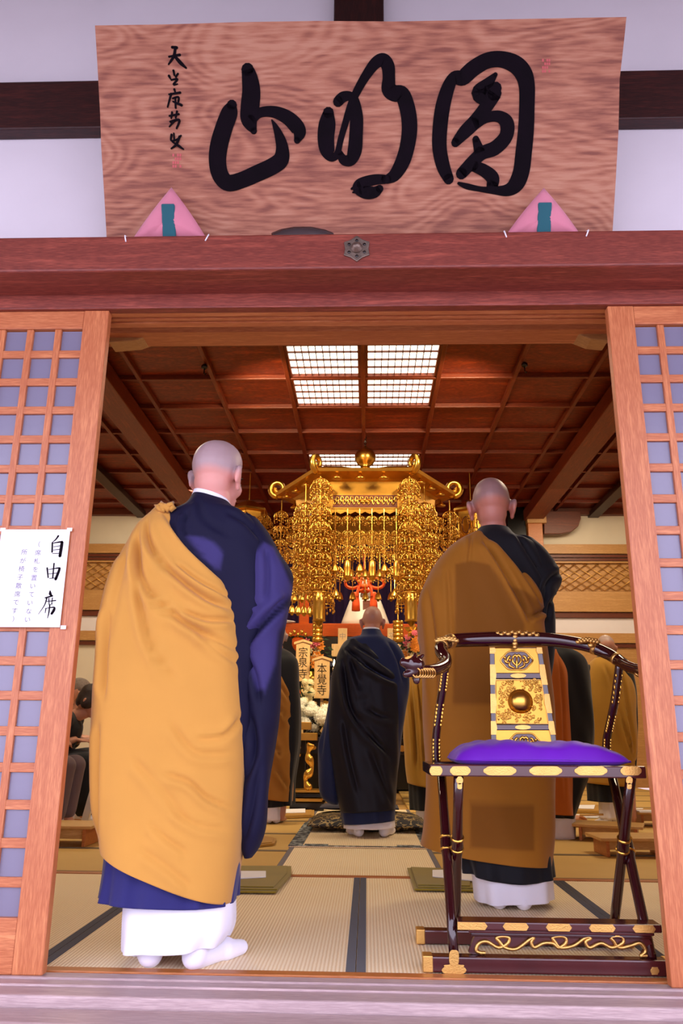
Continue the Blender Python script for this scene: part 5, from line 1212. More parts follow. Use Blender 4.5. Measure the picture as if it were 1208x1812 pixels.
# ---- wooden name tablets
YT = 6.45
def tablet(px, top, bot, wpx, Y, chars, label, size, zfoot=None, zstand=None):
    a = P(px - wpx / 2, top, Y); b_ = P(px + wpx / 2, bot, Y); c = (a.x + b_.x) / 2; hw = (b_.x - a.x) / 2; zb_ = b_.z if zfoot is None else zfoot
    t = thing('name_tablet', label, 'plaque', (c, Y, zb_), 'wooden name tablets at the altar')
    if zstand is not None: MB().box(c - .016, c + .016, Y + .022, Y + .045, zstand, zb_ + .12).obj('stake', 'plaque', t)
    MB().prism([(c - hw, zb_), (c + hw, zb_), (c + hw, a.z - hw * .30), (c, a.z), (c - hw, a.z - hw * .30)], lambda u, v, h: (u, Y - h, v), 0, .02).obj('board', 'plaque', t, bevel=.002)
    for sd in (-1, 1):
        MB().prism([(c, a.z + .001), (c, a.z + .028), (c + sd * hw * 1.32, a.z - hw * .34 + .022), (c + sd * hw * 1.32, a.z - hw * .34 - .004)], lambda u, v, h: (u, Y - h, v), -.012, .034).obj('roof_board', 'plaque', t)
    if chars:
        for ch_, y_ in chars:
            mb = MB(); q = P(px, y_, Y - .021)
            write(mb, ch_, (c, Y - .0212, q.z), size, fx=.92); mb.obj('character', 'ink', t)
    return t
tablet(536, 1136, 1206, 23, YT, (('宗', 1154), ('泉', 1172), ('寺', 1192)), 'farther wooden tablet with pointed top and three characters, higher and left of the pale one', .122, None, .662)
tablet(569.5, 1165, 1236, 26, YT - .1, (('本', 1183), ('覺', 1202), ('寺', 1221)), 'pale wooden tablet with pointed top and three characters, left of the centre figure', .125, None, .662)
tablet(727, 1165, 1262, 26, YT + .05, (('善', 1196), ('信', 1219), ('寺', 1244)), 'pale wooden tablet with pointed top, partly hidden right of the centre figure', .125, None, .662)
for px, lab in ((606, 'small upright pale tablet on the altar rail, left of the statue'), (693, 'small upright pale tablet on the altar rail, right of the statue')):
    a, b_ = P(px - 8, 1112, 7.5), P(px + 8, 1140, 7.5); c = (a.x + b_.x) / 2
    t = thing('small_tablet', lab, 'plaque', (c, 7.5, b_.z), 'small tablets before the altar')
    MB().box(a.x, b_.x, 7.48, 7.5, b_.z, a.z).obj('board', 'plaque', t, bevel=.004); MB().box(a.x - .08, b_.x + .08, 7.46, 7.54, b_.z - .16, b_.z).obj('foot', 'plaque', t, bevel=.004); MB().box(c - .03, c + .03, 7.44, 7.56, 1.55, b_.z - .159).obj('post', 'black', t)
    mb = MB(); write(mb, '中' if px < 650 else '平', (c, 7.478, (a.z + b_.z) / 2), .09); mb.obj('character', 'oldmetal', t)
# ---- tables
def table(name, label, x0, x1, y0, y1, ztop, m, legm, gold=True):
    t = thing(name, label, 'table', ((x0 + x1) / 2, (y0 + y1) / 2, 0))
    MB().box(x0, x1, y0, y1, ztop - .05, ztop).obj('tabletop', m, t, bevel=.006)
    MB().box(x0 + .03, x1 - .03, y0 + .03, y1 - .03, ztop - .17, ztop - .049).obj('apron', m, t, bevel=.004)
    for sx in (x0 + .06, x1 - .06):
        for sy in (y0 + .06, y1 - .06):
            q = catmull(np.array([(sx, sy, ztop - .1), (sx + (.03 if sx > (x0 + x1) / 2 else -.03), sy, ztop * .62), (sx, sy, ztop * .3), (sx + (.05 if sx > (x0 + x1) / 2 else -.05), sy, .02)]), 5)
            MB().tube([tuple(v) for v in q], list(np.linspace(.042, .026, len(q))), 8).obj('leg', legm, t, True)
    if gold:
        n = max(3, int((x1 - x0) / .16))
        for i in range(n):
            cxx = x0 + (x1 - x0) * (i + .5) / n
            MB().prism([(cxx + .055 * math.cos(a), ztop - .108 + .03 * math.sin(a) * (1 + .2 * math.cos(3 * a))) for a in np.linspace(0, 2 * PI, 15)[:-1]], lambda u, v, h: (u, y0 + .03 - h, v), 0, .006).obj('gilt_fitting', 'gold', t)
    return t
table('altar_table', 'low black lacquer altar table with gilt fittings behind the centre figure', -1.15, 1.10, 5.9, 6.5, .66, 'black', 'black')
table('altar_table', 'long dark table at the back of the altar, holding the flowers', -1.7, 1.7, 6.9, 7.45, 1.15, 'black', 'black')
shelf_t = thing('altar_shelf', 'dark raised shelf at the back of the long altar table, behind the bouquets', 'shelf', (0, 7.33, 1.151))
MB().box(-1.5, 1.5, 7.30, 7.70, 1.50, 1.55).obj('board', 'black', shelf_t, bevel=.004)
for x in (-1.4, 1.4): MB().box(x - .04, x + .04, 7.32, 7.42, 1.1505, 1.50).obj('support', 'black', shelf_t)
MB()
# gilt corner pieces of the small altar stand at the left
gs = thing('altar_stand', 'tiered black and gilt altar stand at floor left of the centre figure', 'stand', (P(548, 1400, 5.3).x, 5.3, 0))
xg = P(545, 1400, 5.3).x
for k, (h0, h1, wv) in enumerate(((.0, .07, .16), (.075, .11, .14), (.115, .15, .15), (.155, .18, .13))): MB().box(xg - wv, xg + wv, 5.3 - wv, 5.3 + wv, h0 + .002, h1).obj('step', 'black' if k % 2 == 0 else 'goldsheet', gs, bevel=.004)
q = catmull(np.array([(xg + .02, 5.2, .18), (xg - .02, 5.2, .28), (xg + .04, 5.2, .38), (xg - .0, 5.2, .50), (xg + .03, 5.2, .60)]), 6)
MB().tube([tuple(v) for v in q], [.03 + .012 * math.sin(k * .9) for k in range(len(q))], 8).obj('gilt_figure', 'gold', gs, True)
q = [(xg - .06 + .10 * math.cos(a), 5.2, .62 + .13 * math.sin(a)) for a in np.linspace(1.9, 4.6, 14)]
MB().tube(q, .012, 6).obj('gilt_handle', 'gold', gs, True)
for z, wv in ((.80, .06), (.70, .09)): MB().box(xg - .10, xg - .10 + 2 * wv, 5.25, 5.35, z - .07, z).obj('gilt_box', 'goldsheet', gs, bevel=.004)
MB().tube([(xg - .02, 5.3, .17), (xg - .02, 5.3, .66)], .014, 8).obj('stem', 'black', gs)
# ---- candle
cc = P(591, 1180, 6.42); t = thing('candle', 'lit candle on a thin gilt stick left of the centre figure', 'candle', (cc.x, 6.42, .66))
MB().lathe((cc.x, 6.42, .661), [(.05, 0), (.05, .01), (.012, .03), (.012, cc.z - .661 - .12), (.035, cc.z - .661 - .11), (.035, cc.z - .661 - .10)], 12).obj('stick', 'gold', t, True)
MB().lathe((cc.x, 6.42, cc.z - .10), [(.018, 0), (.018, .09), (.004, .095)], 10).obj('wax', 'wax', t, True)
MB().lathe((cc.x, 6.42, cc.z), [(.002, 0), (.012, .02), (.014, .035), (.008, .06), (.001, .085)], 10).obj('flame', 'flame', t, True)
# ---- flowers
def blossom(n_pet, r, cup=.5, layers=2):
    g = MB()
    for L2 in range(layers):
        for k in range(n_pet):
            a = 2 * PI * k / n_pet + L2 * PI / n_pet; c, s = math.cos(a), math.sin(a); rr = r * (1 - .35 * L2); h = r * (.12 + cup * (.3 + .5 * L2)); wd = r * 2.2 / n_pet
            g.add([(0, 0, 0), (c * rr * .55 - s * wd, s * rr * .55 + c * wd, h * .55), (c * rr, s * rr, h * .9), (c * rr * .55 + s * wd, s * rr * .55 - c * wd, h * .55), (c * rr * .5, s * rr * .5, h * .25)], [(0, 1, 4), (1, 2, 4), (2, 3, 4), (3, 0, 4)])
    g.ball((0, 0, r * .16), r * .16, 6, 4); return g
BL = {c: blossom(8, 1.0).mesh('blossom', c, True) for c in ('petal', 'petalcream', 'petalpink', 'petalorange')}
PUFF = {}
for c in ('petal', 'petalcream'):
    g = MB(); rr = random.Random(5)
    for k in range(46):
        z = 1 - 2 * (k + .5) / 46; a = k * 2.39996; q = math.sqrt(1 - z * z); d = Vector((q * math.cos(a), q * math.sin(a), z)); u = d.orthogonal().normalized(); v = d.cross(u)
        for m_ in range(4):
            e = u * math.cos(m_ * PI / 2) + v * math.sin(m_ * PI / 2); e2 = u * math.cos(m_ * PI / 2 + .8) + v * math.sin(m_ * PI / 2 + .8)
            g.add([d * .86, d * .98 + e * .20, d * 1.03 + e2 * .13 + e * .13, d * .98 + e2 * .18], [(0, 1, 2, 3)])
    g.ball((0, 0, 0), .86, 10, 8); PUFF[c] = g.mesh('flower_head', c, True)
LEAF = MB().add([(0, 0, 0), (.35, .16, .12), (1, 0, .05), (.35, -.16, .12), (.4, 0, .02)], [(0, 1, 4), (1, 2, 4), (2, 3, 4), (3, 0, 4)]).mesh('leaf', 'leaf', True)
def look(d): return Vector(d).to_track_quat('Z', 'Y').to_euler()
fw = thing('white_flower_arrangement', 'large bank of white flower heads in dark vase, below the pointed tablets', 'flowers', (P(553, 1290, 6.05).x, 6.15, .661))
xf = P(553, 1290, 6.05).x
MB().lathe((xf, 6.15, .662), [(.09, 0), (.10, .03), (.07, .06), (.12, .13), (.16, .18), (.15, .20)], 16).obj('vase', 'black', fw, True)
rr = random.Random(12)
for k in range(46):
    px = rr.uniform(524, 588); py = rr.uniform(1206, 1288)
    if py < 1242 and px > 552: continue
    Yk = 5.98 + rr.uniform(0, .22); c = P(px, py, Yk); s_ = rr.uniform(.030, .055) * (1.3 if py > 1245 else .85)
    inst('flower_head', PUFF['petalcream' if py < 1240 else 'petal'], fw, c, (rr.random() * 3, rr.random() * 3, 0), (s_, s_, s_))
inst('flower_head', PUFF['petal'], fw, P(571, 1268, 5.95), (0, .3, 0), (.095, .095, .095))
for k in range(34):
    px, py = rr.uniform(522, 590), rr.uniform(1212, 1286)
    if py < 1250 and px > 548: continue
    c = P(px, py, 6.0 + rr.uniform(0, .2)); inst('leaf', LEAF, fw, c, look((rr.uniform(-1, 1), -1, rr.uniform(-.6, .8))), (.09,) * 3)
for k in range(9): MB().tube([(xf + rr.uniform(-.05, .05), 6.15, .85), (xf + rr.uniform(-.22, .0), 6.12, 1.0 + rr.random() * .25)], .006, 5).obj('stem', 'leaf', fw)
for px0, py0, lab in ((556, 1158, 'vase of orange and pink flowers with dark leaves, above the left tablets'), (727, 1150, 'vase of orange and pink flowers with a gilt star leaf, right of the centre figure')):
    c0 = P(px0, py0, 7.1); t = thing('altar_bouquet', lab, 'flowers', (c0.x, 7.15, 1.151), 'coloured bouquets at the altar')
    MB().lathe((c0.x, 7.15, 1.152), [(.07, 0), (.06, .03), (.04, .06), (.09, .16), (.10, .22), (.06, c0.z - 1.40), (.08, c0.z - 1.36)], 14).obj('vase', 'gold', t, True)
    for k in range(26):
        a = rr.uniform(0, 6.28); q = rr.uniform(.02, .19); p = c0 + Vector((q * math.cos(a) * .8, -.1 - rr.random() * .08, q * math.sin(a) * 1.05))
        top = p.z > c0.z + .02
        s_ = rr.uniform(.045, .07); inst('blossom', BL['petalpink' if (top and k % 2) else 'petalorange' if k % 5 else 'petalcream'], t, p, look((p.x - c0.x, -.5, p.z - c0.z + .05)), (s_, s_, s_))
    for k in range(60):
        a = rr.uniform(0, 6.28); q = rr.uniform(.04, .22); p = c0 + Vector((q * math.cos(a) * .85, -.05 - rr.random() * .06, q * math.sin(a))); inst('leaf', LEAF, t, p, look((math.cos(a), -.7, math.sin(a))), (.10,) * 3)
    MB().tube([(c0.x, 7.15, 1.3), (c0.x, 7.1, c0.z)], .05, 8).obj('stems', 'leaf', t, True)
    if px0 > 600:
        c = c0 + Vector((.02, -.12, .22))
        for k in range(5):
            a = PI / 2 + 2 * PI * k / 5; d = Vector((math.cos(a), 0, math.sin(a))); s_ = Vector((-d.z, 0, d.x))
            MB().add([c, c + d * .05 + s_ * .035, c + d * .13, c + d * .05 - s_ * .035, c + d * .05 - Vector((0, .02, 0))], [(0, 1, 4), (1, 2, 4), (2, 3, 4), (3, 0, 4)]).obj('star_leaf', 'gold', t)
# lotus-shaped gilt lamp at the left end of the rail
c = P(527, 1130, 6.90); t = thing('gilt_lotus_lamp', 'small gilt lotus lamp on a red drum, in front of the left vermilion post', 'lamp', (c.x, 6.98, 1.151))
MB().lathe((c.x, 6.95, 1.152), [(.07, 0), (.05, .03), (.025, .06), (.025, c.z - 1.30), (.06, c.z - 1.26), (.075, c.z - 1.22), (.075, c.z - 1.15), (.05, c.z - 1.13)], 14).obj('drum', 'vermilion', t, True)
for k in range(7): inst('petal', LEAF, t, (c.x + .05 * math.cos(k * .9), 6.95 + .05 * math.sin(k * .9), c.z + .02), look((math.cos(k * .9), math.sin(k * .9), 1.2)), (.10,) * 3).data = LEAF
for k in range(5): MB().ball((c.x - .09 + k * .045, 6.90, c.z + .05 + .03 * (k % 2)), (.022, .022, .03), 8, 6).obj('bud', 'gold', t, True)
# white cone on the rail at the far left
c = P(504, 1102, YA + .06); t = thing('salt_cone', 'small white cone on a white dish at the left end of the vermilion rail', 'offering', (c.x, YA + .06, zb1 + .001))
MB().lathe((c.x, YA + .06, zb1 + .001), [(.05, 0), (.14, .02), (.14, .03), (.10, .03)], 16).obj('dish', 'paper', t, True); MB().lathe((c.x - .03, YA + .06, zb1 + .031), [(.07, 0), (.05, .05), (.004, .17)], 14).obj('cone', 'paper', t, True)
# ---- centre mat and cushions on the floor
gm = thing('woven_mat', 'thin woven mat with patterned grey border under the centre figure', 'mat', (-.03, 3.3, 0))
a, b_ = G(513, 1499), G(770, 1497)
mx0, mx1, my0, my1 = -.50, .44, 2.70, 4.08
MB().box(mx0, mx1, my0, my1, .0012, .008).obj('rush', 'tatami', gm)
for x in (mx0, mx1 - .09): MB().box(x, x + .09, my0, my1, .008, .0105).obj('border', 'matborder', gm)
MB().box(mx0 + .09, mx1 - .09, my0, my0 + .03, .008, .0105).obj('border', 'matborder', gm)
for x in (mx0 + .1, mx1 - .25): MB().box(x, x + .15, my0 + .03, my0 + .10, .008, .0100).obj('corner_piece', 'matborder', gm)
def zabuton(name, label, x0, x1, y0, y1, z0, h, m, cat='cushion', group=None):
    t = thing(name, label, cat, ((x0 + x1) / 2, (y0 + y1) / 2, z0), group); vs = []; fs = []; n = 24
    for tp in (1, -1):
        for j in range(n + 1):
            for i in range(n + 1):
                u, v = -1 + 2 * i / n, -1 + 2 * j / n; e = (1 - abs(u) ** 4) ** .5 * (1 - abs(v) ** 4) ** .5
                vs.append(((x0 + x1) / 2 + u * (x1 - x0) / 2, (y0 + y1) / 2 + v * (y1 - y0) / 2, z0 + h * .4 + tp * e * h * (.6 if tp > 0 else .4)))
    o_ = (n + 1) ** 2
    for s_ in (0, o_): fs += [(s_ + j * (n + 1) + i, s_ + j * (n + 1) + i + 1, s_ + (j + 1) * (n + 1) + i + 1, s_ + (j + 1) * (n + 1) + i) for j in range(n) for i in range(n)]
    MB().add(vs, fs).obj('cushion', m, t, True)
    q = []
    for u, v in ((-1, -1), (1, -1), (1, 1), (-1, 1), (-1, -1)): q.append(((x0 + x1) / 2 + u * (x1 - x0) / 2, (y0 + y1) / 2 + v * (y1 - y0) / 2, z0 + h * .4))
    MB().tube(q, .006, 6).obj('piping', m, t)
    return t
zabuton('brocade_cushion', 'dark brocade cushion with gold scrolls behind the feet of the centre figure', -.43, .43, 3.42, 4.05, .011, .11, 'brocade')
zabuton('slate_cushion', 'thin slate grey cushion lying on the brocade one', -.36, .24, 3.75, 4.05, .125, .05, 'greycloth')
# folded cloths and papers on the tatami
def folded(label, pts, z, m, paper=None, group='folded cloths on the tatami'):
    q = [G(*p) for p in pts]; c = sum(q, Vector()) / len(q); t = thing('folded_cloth', label, 'cloth', (c.x, c.y, z + .001), group)
    n = len(q)
    for k, (s_, h0, h1, sh) in enumerate(((1, .002, .010, 0), (.94, .0105, .016, .008), (.86, .0165, .021, -.004))):
        MB().prism([(c.x + (p.x - c.x) * s_ + sh, c.y + (p.y - c.y) * s_) for p in q], lambda u, v, h: (u, v, z + h), h0, h1).obj('fold', m, t, bevel=.003)
    if paper:
        p = [G(*a) for a in paper]; MB().prism([(a.x, a.y) for a in p], lambda u, v, h: (u, v, z + h), .0215, .026).obj('white_strip', 'paper', t, bevel=.002)
    return t
folded('olive folded cloth holding a white strip, beside the ochre robe', ((408, 1582), (488, 1583), (515, 1553), (515, 1538), (418, 1538)), .003, 'olive', ((412, 1566), (470, 1563), (470, 1552), (412, 1552)))
folded('olive folded cloth with white strip, left of the lacquered chair legs', ((733, 1578), (842, 1580), (842, 1545), (720, 1540)), .003, 'olive', ((765, 1562), (840, 1570), (840, 1549), (765, 1550)))
folded('mustard folded cloth with white paper, behind the standing person in the ochre robe', ((492, 1450), (556, 1447), (556, 1436), (496, 1437)), 0, 'yellowkesa', ((498, 1444), (540, 1443), (540, 1436), (498, 1437)))
folded('small orange folded cloth at the elbow side of the long navy sleeve', ((455, 1500), (484, 1497), (487, 1487), (466, 1484)), 0, 'yellowkesa')
# ================================================================== people further back
def neat(px, Y): return P(px, 1200, Y).x
def robed(label, Y, xneck, ztop_px, skin, kesa, robe, robe_r, kesa_r, white_r, head_yaw=0, tilt=0, folds=(), voxel=.011, sd=0):
    m_ = thing('person', label, 'person', (neat(xneck, Y), Y, 0), 'robed people farther in the hall')
    zt = P(xneck, ztop_px, Y).z; standing(m_, P(xneck, 1150, Y).x, Y, zt / 1.692 * 1.70, skin, 0, head_yaw, tilt, 0, voxel=voxel)
    loft('robe', robe, m_, Y, robe_r, per=8, segs=72, pleat=(7, .012, 2), seed=sd)
    loft('kesa', kesa, m_, Y, kesa_r, per=9, segs=100, folds=folds, seed=sd + 1)
    loft('white_underrobe', 'white', m_, Y, white_r, per=6, segs=60, pleat=(5, .008, 1), seed=sd)
    x0, x1 = P(white_r[-1][0], 1440, Y).x, P(white_r[-1][2], 1440, Y).x
    for k in (.3, .7): tabi(m_, (x0 + (x1 - x0) * k, Y - .08, 0), (k - .5) * .8, .95)
    return m_
MT['skinB'] = skin_mat('skin_shaved_grey_scalp', rgb(196, 138, 114), rgb(176, 150, 142), 1.45, .25)
e3 = (.14, .14, 2.6)
robed('standing person in black robe and rust-brown kesa, half hidden behind the long navy sleeve', 4.10, 489, 1100, 'skinB', 'brownkesa', 'blackrobe',
      [(479, 1146, 502, 1148, .07, .08, 2.2), (466, 1158, 519, 1159, .10, .11, 2.4), (458, 1178, 528, 1176, *e3), (456, 1230, 530, 1230, *e3), (460, 1300, 531, 1300, *e3), (464, 1345, 527, 1345, *e3), (466, 1390, 520, 1390, .14, .15, 2.5), (468, 1428, 519, 1423, .14, .16, 2.5)],
      [(472, 1160, 494, 1170, .06, .12, 2.4), (462, 1182, 508, 1205, .14, .16, 3), (459, 1230, 519, 1240, .16, .17, 3), (460, 1300, 518, 1310, .16, .17, 2.8), (464, 1380, 519, 1380, .16, .175, 2.6), (466, 1411, 518, 1417, .16, .18, 2.6)],
      [(470, 1415, 498, 1415, .10, .12, 2.5), (471, 1450, 496, 1450, .10, .12, 2.5)], folds=[([(488, 1240), (505, 1265), (519, 1280)], .014, .014), ([(486, 1310), (500, 1335), (517, 1340)], .014, .014), ([(490, 1355), (503, 1375), (512, 1390)], .014, .010), ([(492, 1190), (500, 1215), (515, 1240)], .014, .010)], sd=31)
robed('standing person in mustard kesa glimpsed left of the brown-robed person', 4.30, 758, 1106, 'skinB', 'yellowkesa', 'blackrobe',
      [(748, 1150, 770, 1150, .07, .08, 2.2), (735, 1162, 785, 1162, .10, .11, 2.4), (726, 1185, 792, 1180, *e3), (722, 1240, 795, 1240, *e3), (722, 1330, 795, 1330, *e3), (724, 1400, 790, 1400, .14, .15, 2.5), (727, 1432, 788, 1432, .14, .16, 2.5)],
      [(738, 1160, 768, 1164, .06, .12, 2.4), (726, 1185, 785, 1195, .14, .16, 3), (718, 1235, 790, 1235, .16, .17, 3), (714, 1290, 790, 1290, .16, .17, 2.8), (716, 1345, 790, 1345, .16, .175, 2.6), (722, 1385, 788, 1400, .16, .18, 2.6)],
      [(735, 1425, 770, 1425, .10, .12, 2.5), (736, 1447, 769, 1447, .10, .12, 2.5)], folds=[([(722, 1200), (730, 1270), (735, 1360)], .014, .016), ([(736, 1200), (742, 1280), (746, 1360)], .014, .014)], sd=41)
robed('standing person with large black sleeve and rust kesa, seen through the lacquered chair back', 3.40, 957, 1086, 'skinB', 'rustkesa', 'blackrobe',
      [(946, 1138, 972, 1140, .07, .08, 2.2), (932, 1150, 1014, 1150, .10, .11, 2.4), (925, 1172, 1037, 1172, *e3), (922, 1230, 1046, 1230, *e3), (925, 1300, 1050, 1300, *e3), (930, 1350, 1046, 1350, *e3), (938, 1400, 1028, 1405, .14, .15, 2.5), (943, 1442, 1014, 1446, .14, .16, 2.5)],
      [(952, 1150, 985, 1152, .06, .13, 2.4), (945, 1180, 1000, 1186, .14, .17, 3), (942, 1230, 1003, 1230, .16, .18, 3), (942, 1300, 1008, 1300, .16, .18, 2.8), (944, 1400, 1012, 1400, .16, .185, 2.6), (948, 1436, 1012, 1440, .16, .19, 2.6)],
      [(970, 1438, 1014, 1438, .10, .12, 2.5), (972, 1484, 1017, 1480, .11, .13, 2.5)], folds=[([(978, 1165), (986, 1250), (988, 1420)], .012, .008)], sd=51)
robed('standing person with pale shaved head in mustard kesa, behind the right arm of the chair', 4.15, 1074, 1122, 'skinB', 'yellowkesa', 'blackrobe',
      [(1063, 1156, 1086, 1156, .07, .08, 2.2), (1050, 1168, 1102, 1168, .10, .11, 2.4), (1038, 1185, 1116, 1185, *e3), (1032, 1240, 1126, 1240, *e3), (1034, 1320, 1124, 1320, *e3), (1040, 1390, 1118, 1390, .14, .15, 2.5), (1042, 1417, 1114, 1417, .14, .16, 2.5)],
      [(1052, 1164, 1082, 1170, .06, .12, 2.4), (1040, 1182, 1106, 1192, .14, .16, 3), (1034, 1230, 1121, 1232, .16, .17, 3), (1034, 1320, 1123, 1320, .16, .17, 2.8), (1038, 1385, 1116, 1392, .16, .175, 2.6)],
      [(1060, 1410, 1098, 1410, .10, .12, 2.5), (1062, 1448, 1096, 1448, .10, .12, 2.5)], folds=[([(1062, 1180), (1075, 1240), (1078, 1330)], .014, .014), ([(1090, 1200), (1100, 1270), (1112, 1330)], .014, .016), ([(1085, 1260), (1102, 1320), (1118, 1350)], .014, .014)], sd=61)

# ---- seated people along the left wall, facing right
def seated(label, ox, oy, top, trousers, hairmat, bow=.32, zs=.34, hands=True, bob=False, skirt=False, voxel=.0055, hb=(0, .27, .86), tilt=-.55, topdepth=0):
    t = thing('person', label, 'person', (ox, oy, 0), 'seated people by the left wall'); Rz = Matrix.Rotation(-PI / 2, 3, 'Z'); O = Vector((ox, oy, 0))
    W = lambda p: O + Rz @ Vector(p)
    sh = Vector((0, bow * .62, zs + .44)); nb = Vector(hb); k_ = []; tp = []; tr = []
    def cap(L_, a, ra, b, rb): L_.append(('c', W(a), ra, W(b), rb))
    def both(a, ra, b, rb, L_, g_): cap(k_, a, ra, b, rb); cap(L_, a, ra + g_, b, rb + g_)
    both((0, 0, zs + .04), .12, (0, .05, zs + .14), .115, tr, .02); both((0, .04, zs + .12), .115, tuple(sh - Vector((0, .02, .10))), .12, tp, .02); both((-.12, sh.y, sh.z - .02), .065, (.12, sh.y, sh.z - .02), .065, tp, .018)
    cap(k_, tuple(sh), .06, tuple(nb), .05)
    for sd in (-1, 1):
        hip = Vector((sd * .09, .02, zs + .02)); kn = Vector((sd * .10, .42, zs + .10)); an = Vector((sd * .10, .40, .09))
        both(hip, .085, kn, .062, tr, .018); cap(k_, kn, .056, an, .036); cap(tr, kn, .078, (an + Vector((0, 0, .05))), .062)
        cap(k_, an, .036, an + Vector((0, .03, -.045)), .032); cap(k_, an + Vector((0, -.03, -.05)), .034, an + Vector((0, .15, -.063)), .022)
        s_ = Vector((sd * .165, sh.y, sh.z - .03)); el = Vector((sd * .21, sh.y - .07, zs + .21)); wr = Vector((sd * .06, sh.y + .085, zs + .27))
        both(s_, .05, el, .042, tp, .014); cap(k_, el, .042, wr, .027); cap(tp, el, .056, el.lerp(wr, .62), .046)
        d_ = Rz @ Vector((-sd * .55, .8, -.05 * sd)); k_.extend(hand_pieces(W(wr), d_, Rz @ Vector((0, .1, 1)), -sd, .95, .4))
    if skirt:
        cap(tr, (0, .10, zs + .06), .15, (0, .40, zs + .04), .15); cap(tr, (0, .40, zs + .04), .15, (0, .42, .16), .17); cap(tr, (0, .1, zs), .14, (0, .12, .20), .15)
    hp, eyes, M3, T = head_pieces(W(nb), -PI / 2, 0, 0, 1.0)
    Mt = Matrix.Rotation(-PI / 2, 3, 'Z') @ Matrix.Rotation(tilt, 3, 'X')
    hp, eyes, M3, T = head_pieces(W(nb), -PI / 2, tilt, 0, 1.0)
    blend(k_ + hp, 'body', 'skin', t, voxel, 3); add_eyes(t, eyes)
    blend(tp, 'jacket', top, t, .010, 5); blend(tr, 'skirt' if skirt else 'trousers', trousers, t, .010, 5)
    hr = [('e', T((0, -.028, .150)), (.087, .102, .084), M3), ('e', T((0, -.055, .105)), (.082, .076, .087), M3)]
    if bob: hr += [('e', T((0, .045, .178)), (.076, .058, .050), M3), ('e', T((-.062, -.01, .11)), (.032, .066, .080), M3), ('e', T((.062, -.01, .11)), (.032, .066, .080), M3), ('e', T((0, .085, .150)), (.060, .020, .034), M3), ('e', T((0, -.08, .06)), (.07, .04, .05), M3), ('e', T((-.078, -.012, .082)), (.026, .045, .055), M3), ('e', T((.078, -.012, .082)), (.026, .045, .055), M3)]
    blend(hr, 'hair', hairmat, t, .008, 3)
    for sd in (-1, 1):
        an = W((sd * .10, .40, .0)); tabi(t, an + Rz @ Vector((0, -.07, .012)), PI / 2, 1.0)
    return t
hw_ = P(152, 1305, 3.85)
def stool(x, y, zs, label):
    t = thing('low_chair', label, 'chair', (x, y, 0), 'low chairs by the left wall')
    MB().box(x - .20, x + .17, y - .20, y + .20, zs - .095, zs - .062).obj('seat', 'palewood', t, bevel=.006)
    for sy in (-.19, .16):
        MB().obox((x + .10, y + sy, .0), (.06, 0, 0), (0, .03, 0), (-.08, 0, zs - .096)).obj('leg', 'plaster_in', t); MB().obox((x - .20, y + sy, .0), (.06, 0, 0), (0, .03, 0), (.05, 0, zs - .096)).obj('leg', 'plaster_in', t)
ZS = .36
wx = hw_.x - .55; gx = P(133, 1380, 3.30).x - .47
seated('seated person with short dark brown hair, in black, bowing over clasped hands', wx + .16, 3.95, 'blackrobe', 'blackrobe', 'hair', zs=ZS, skirt=True, bob=True, voxel=.005, hb=(0, .33, .845), tilt=-.5); stool(wx + .16, 3.95, ZS, 'low pale chair under the seated person in black')
seated('seated person in grey trousers with white socks, mostly hidden by the left door', gx, 3.30, 'trouser', 'trouser', 'greyhair', zs=ZS - .01, voxel=.009); stool(gx, 3.30, ZS - .01, 'low pale chair under the person in grey trousers')
seated('seated person with cropped grey hair in navy jacket, behind the bowing one', wx - .12, 4.75, 'navy', 'blackrobe', 'greyhair', zs=ZS + .02, voxel=.009, hb=(0, .24, .94), tilt=-.3); stool(wx - .12, 4.75, ZS + .02, 'low pale chair under the person in the navy jacket')
a, b_ = G(139, 1463), P(162, 1386, 3.60)
t = thing('slanted_board', 'pale slanted board standing on the floor before the black skirt', 'board', (a.x, 3.60, 0))
MB().obox((P(140, 1460, 3.60).x, 3.60, .002), (.055, 0, 0), (0, .03, 0), (b_.x - P(140, 1460, 3.60).x, 0, b_.z)).obj('board', 'plaster_in', t, bevel=.003)
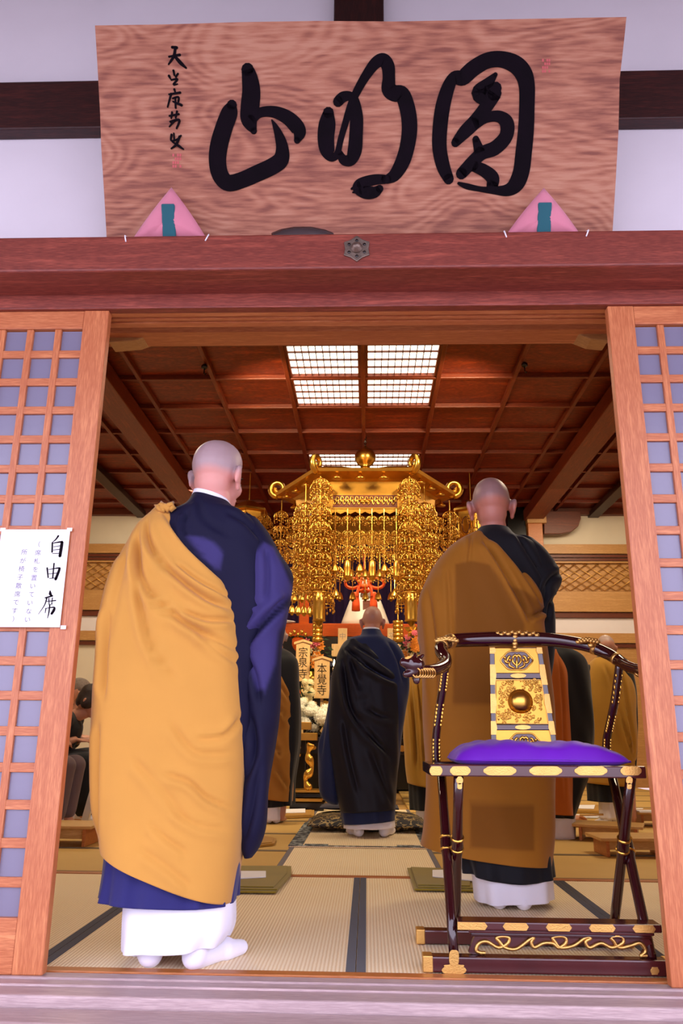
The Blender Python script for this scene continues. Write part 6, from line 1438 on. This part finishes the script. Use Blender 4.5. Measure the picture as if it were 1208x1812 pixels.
# ---- low desks
def desk(x0, x1, y0, y1, h, label, paper=None, rot=0):
    t = thing('low_desk', label, 'desk', ((x0 + x1) / 2, (y0 + y1) / 2, 0.0), 'low wooden desks on the tatami')
    MB().box(x0, x1, y0, y1, h - .018, h).obj('tabletop', 'palewood', t, bevel=.003)
    for x in (x0 + .04, x1 - .06): MB().box(x, x + .02, y0 + .03, y1 - .03, .001, h - .018).obj('side_panel', 'thresh', t, bevel=.002)
    MB().box(x0 + .06, x1 - .06, y0 + .06, y0 + .075, h * .35, h - .018).obj('front_panel', 'palewood', t)
    if rot: t.rotation_euler.z = rot
    return t
p = G(108, 1500); q = G(165, 1500); 
desk(p.x - .25, q.x - .02, p.y, p.y + .34, .125, 'low pale wooden desk on the floor by the left door, nearest one')
p = G(160, 1490); desk(p.x + .05, p.x + .45, p.y + .12, p.y + .42, .15, 'low orange-toned wooden desk beside the left edge of the ochre robe')
for px, py, wd, rt, lab in ((1090, 1492, .46, -.35, 'low wooden desk set askew, seen between the crossed legs of the chair'), (1130, 1519, .45, .05, 'low wooden desk at the right door edge, nearest on the right'), (1185, 1464, .50, .0, 'low wooden desk with white paper, farther back at right')):
    p = G(px, py); desk(p.x - wd / 2, p.x + wd / 2, p.y, p.y + .30, .11, lab, None, rt)
p = G(1042, 1447); t = thing('paper_sheets', 'loose white paper sheets on the tatami, seen through the chair', 'paper', p)
for k in range(3): MB().obox((p.x - .26 + .09 * k, p.y - .05 + .05 * k, .003 + k * .003), (.34, .02 * k, 0), (-.02, .14, 0), (0, 0, .002)).obj('sheet', 'paper', t)
p = G(1175, 1467); t = thing('sutra_book', 'white folded sutra book on the farther right desk', 'book', (p.x, p.y + .14, .111)); MB().box(p.x - .16, p.x + .12, p.y + .06, p.y + .18, .1105, .124).obj('cover', 'paper', t, bevel=.002)
p = G(1020, 1463); t = thing('wooden_clapper', 'small round-backed wooden block on the tatami, left of the askew desk', 'instrument', (p.x, p.y, 0)); MB().ball((p.x, p.y, .045), (.09, .05, .044), 14, 10).obj('block', 'thresh', t, True); MB().tube([(p.x + .02, p.y - .04, .09), (p.x + .20, p.y - .06, .10)], .008, 8).obj('handle', 'palewood', t, True)
for k, (px, py, lab) in enumerate(((1035, 1432, 'mustard folded cloth near the white feet, seen through the chair'), (1120, 1438, 'mustard folded cloth at far right under the chair arm'))):
    folded(lab, ((px - 30, py + 7), (px + 30, py + 8), (px + 34, py - 5), (px - 24, py - 6)), 0, 'yellowkesa', ((px - 18, py + 3), (px + 16, py + 4), (px + 18, py - 3), (px - 16, py - 3)))
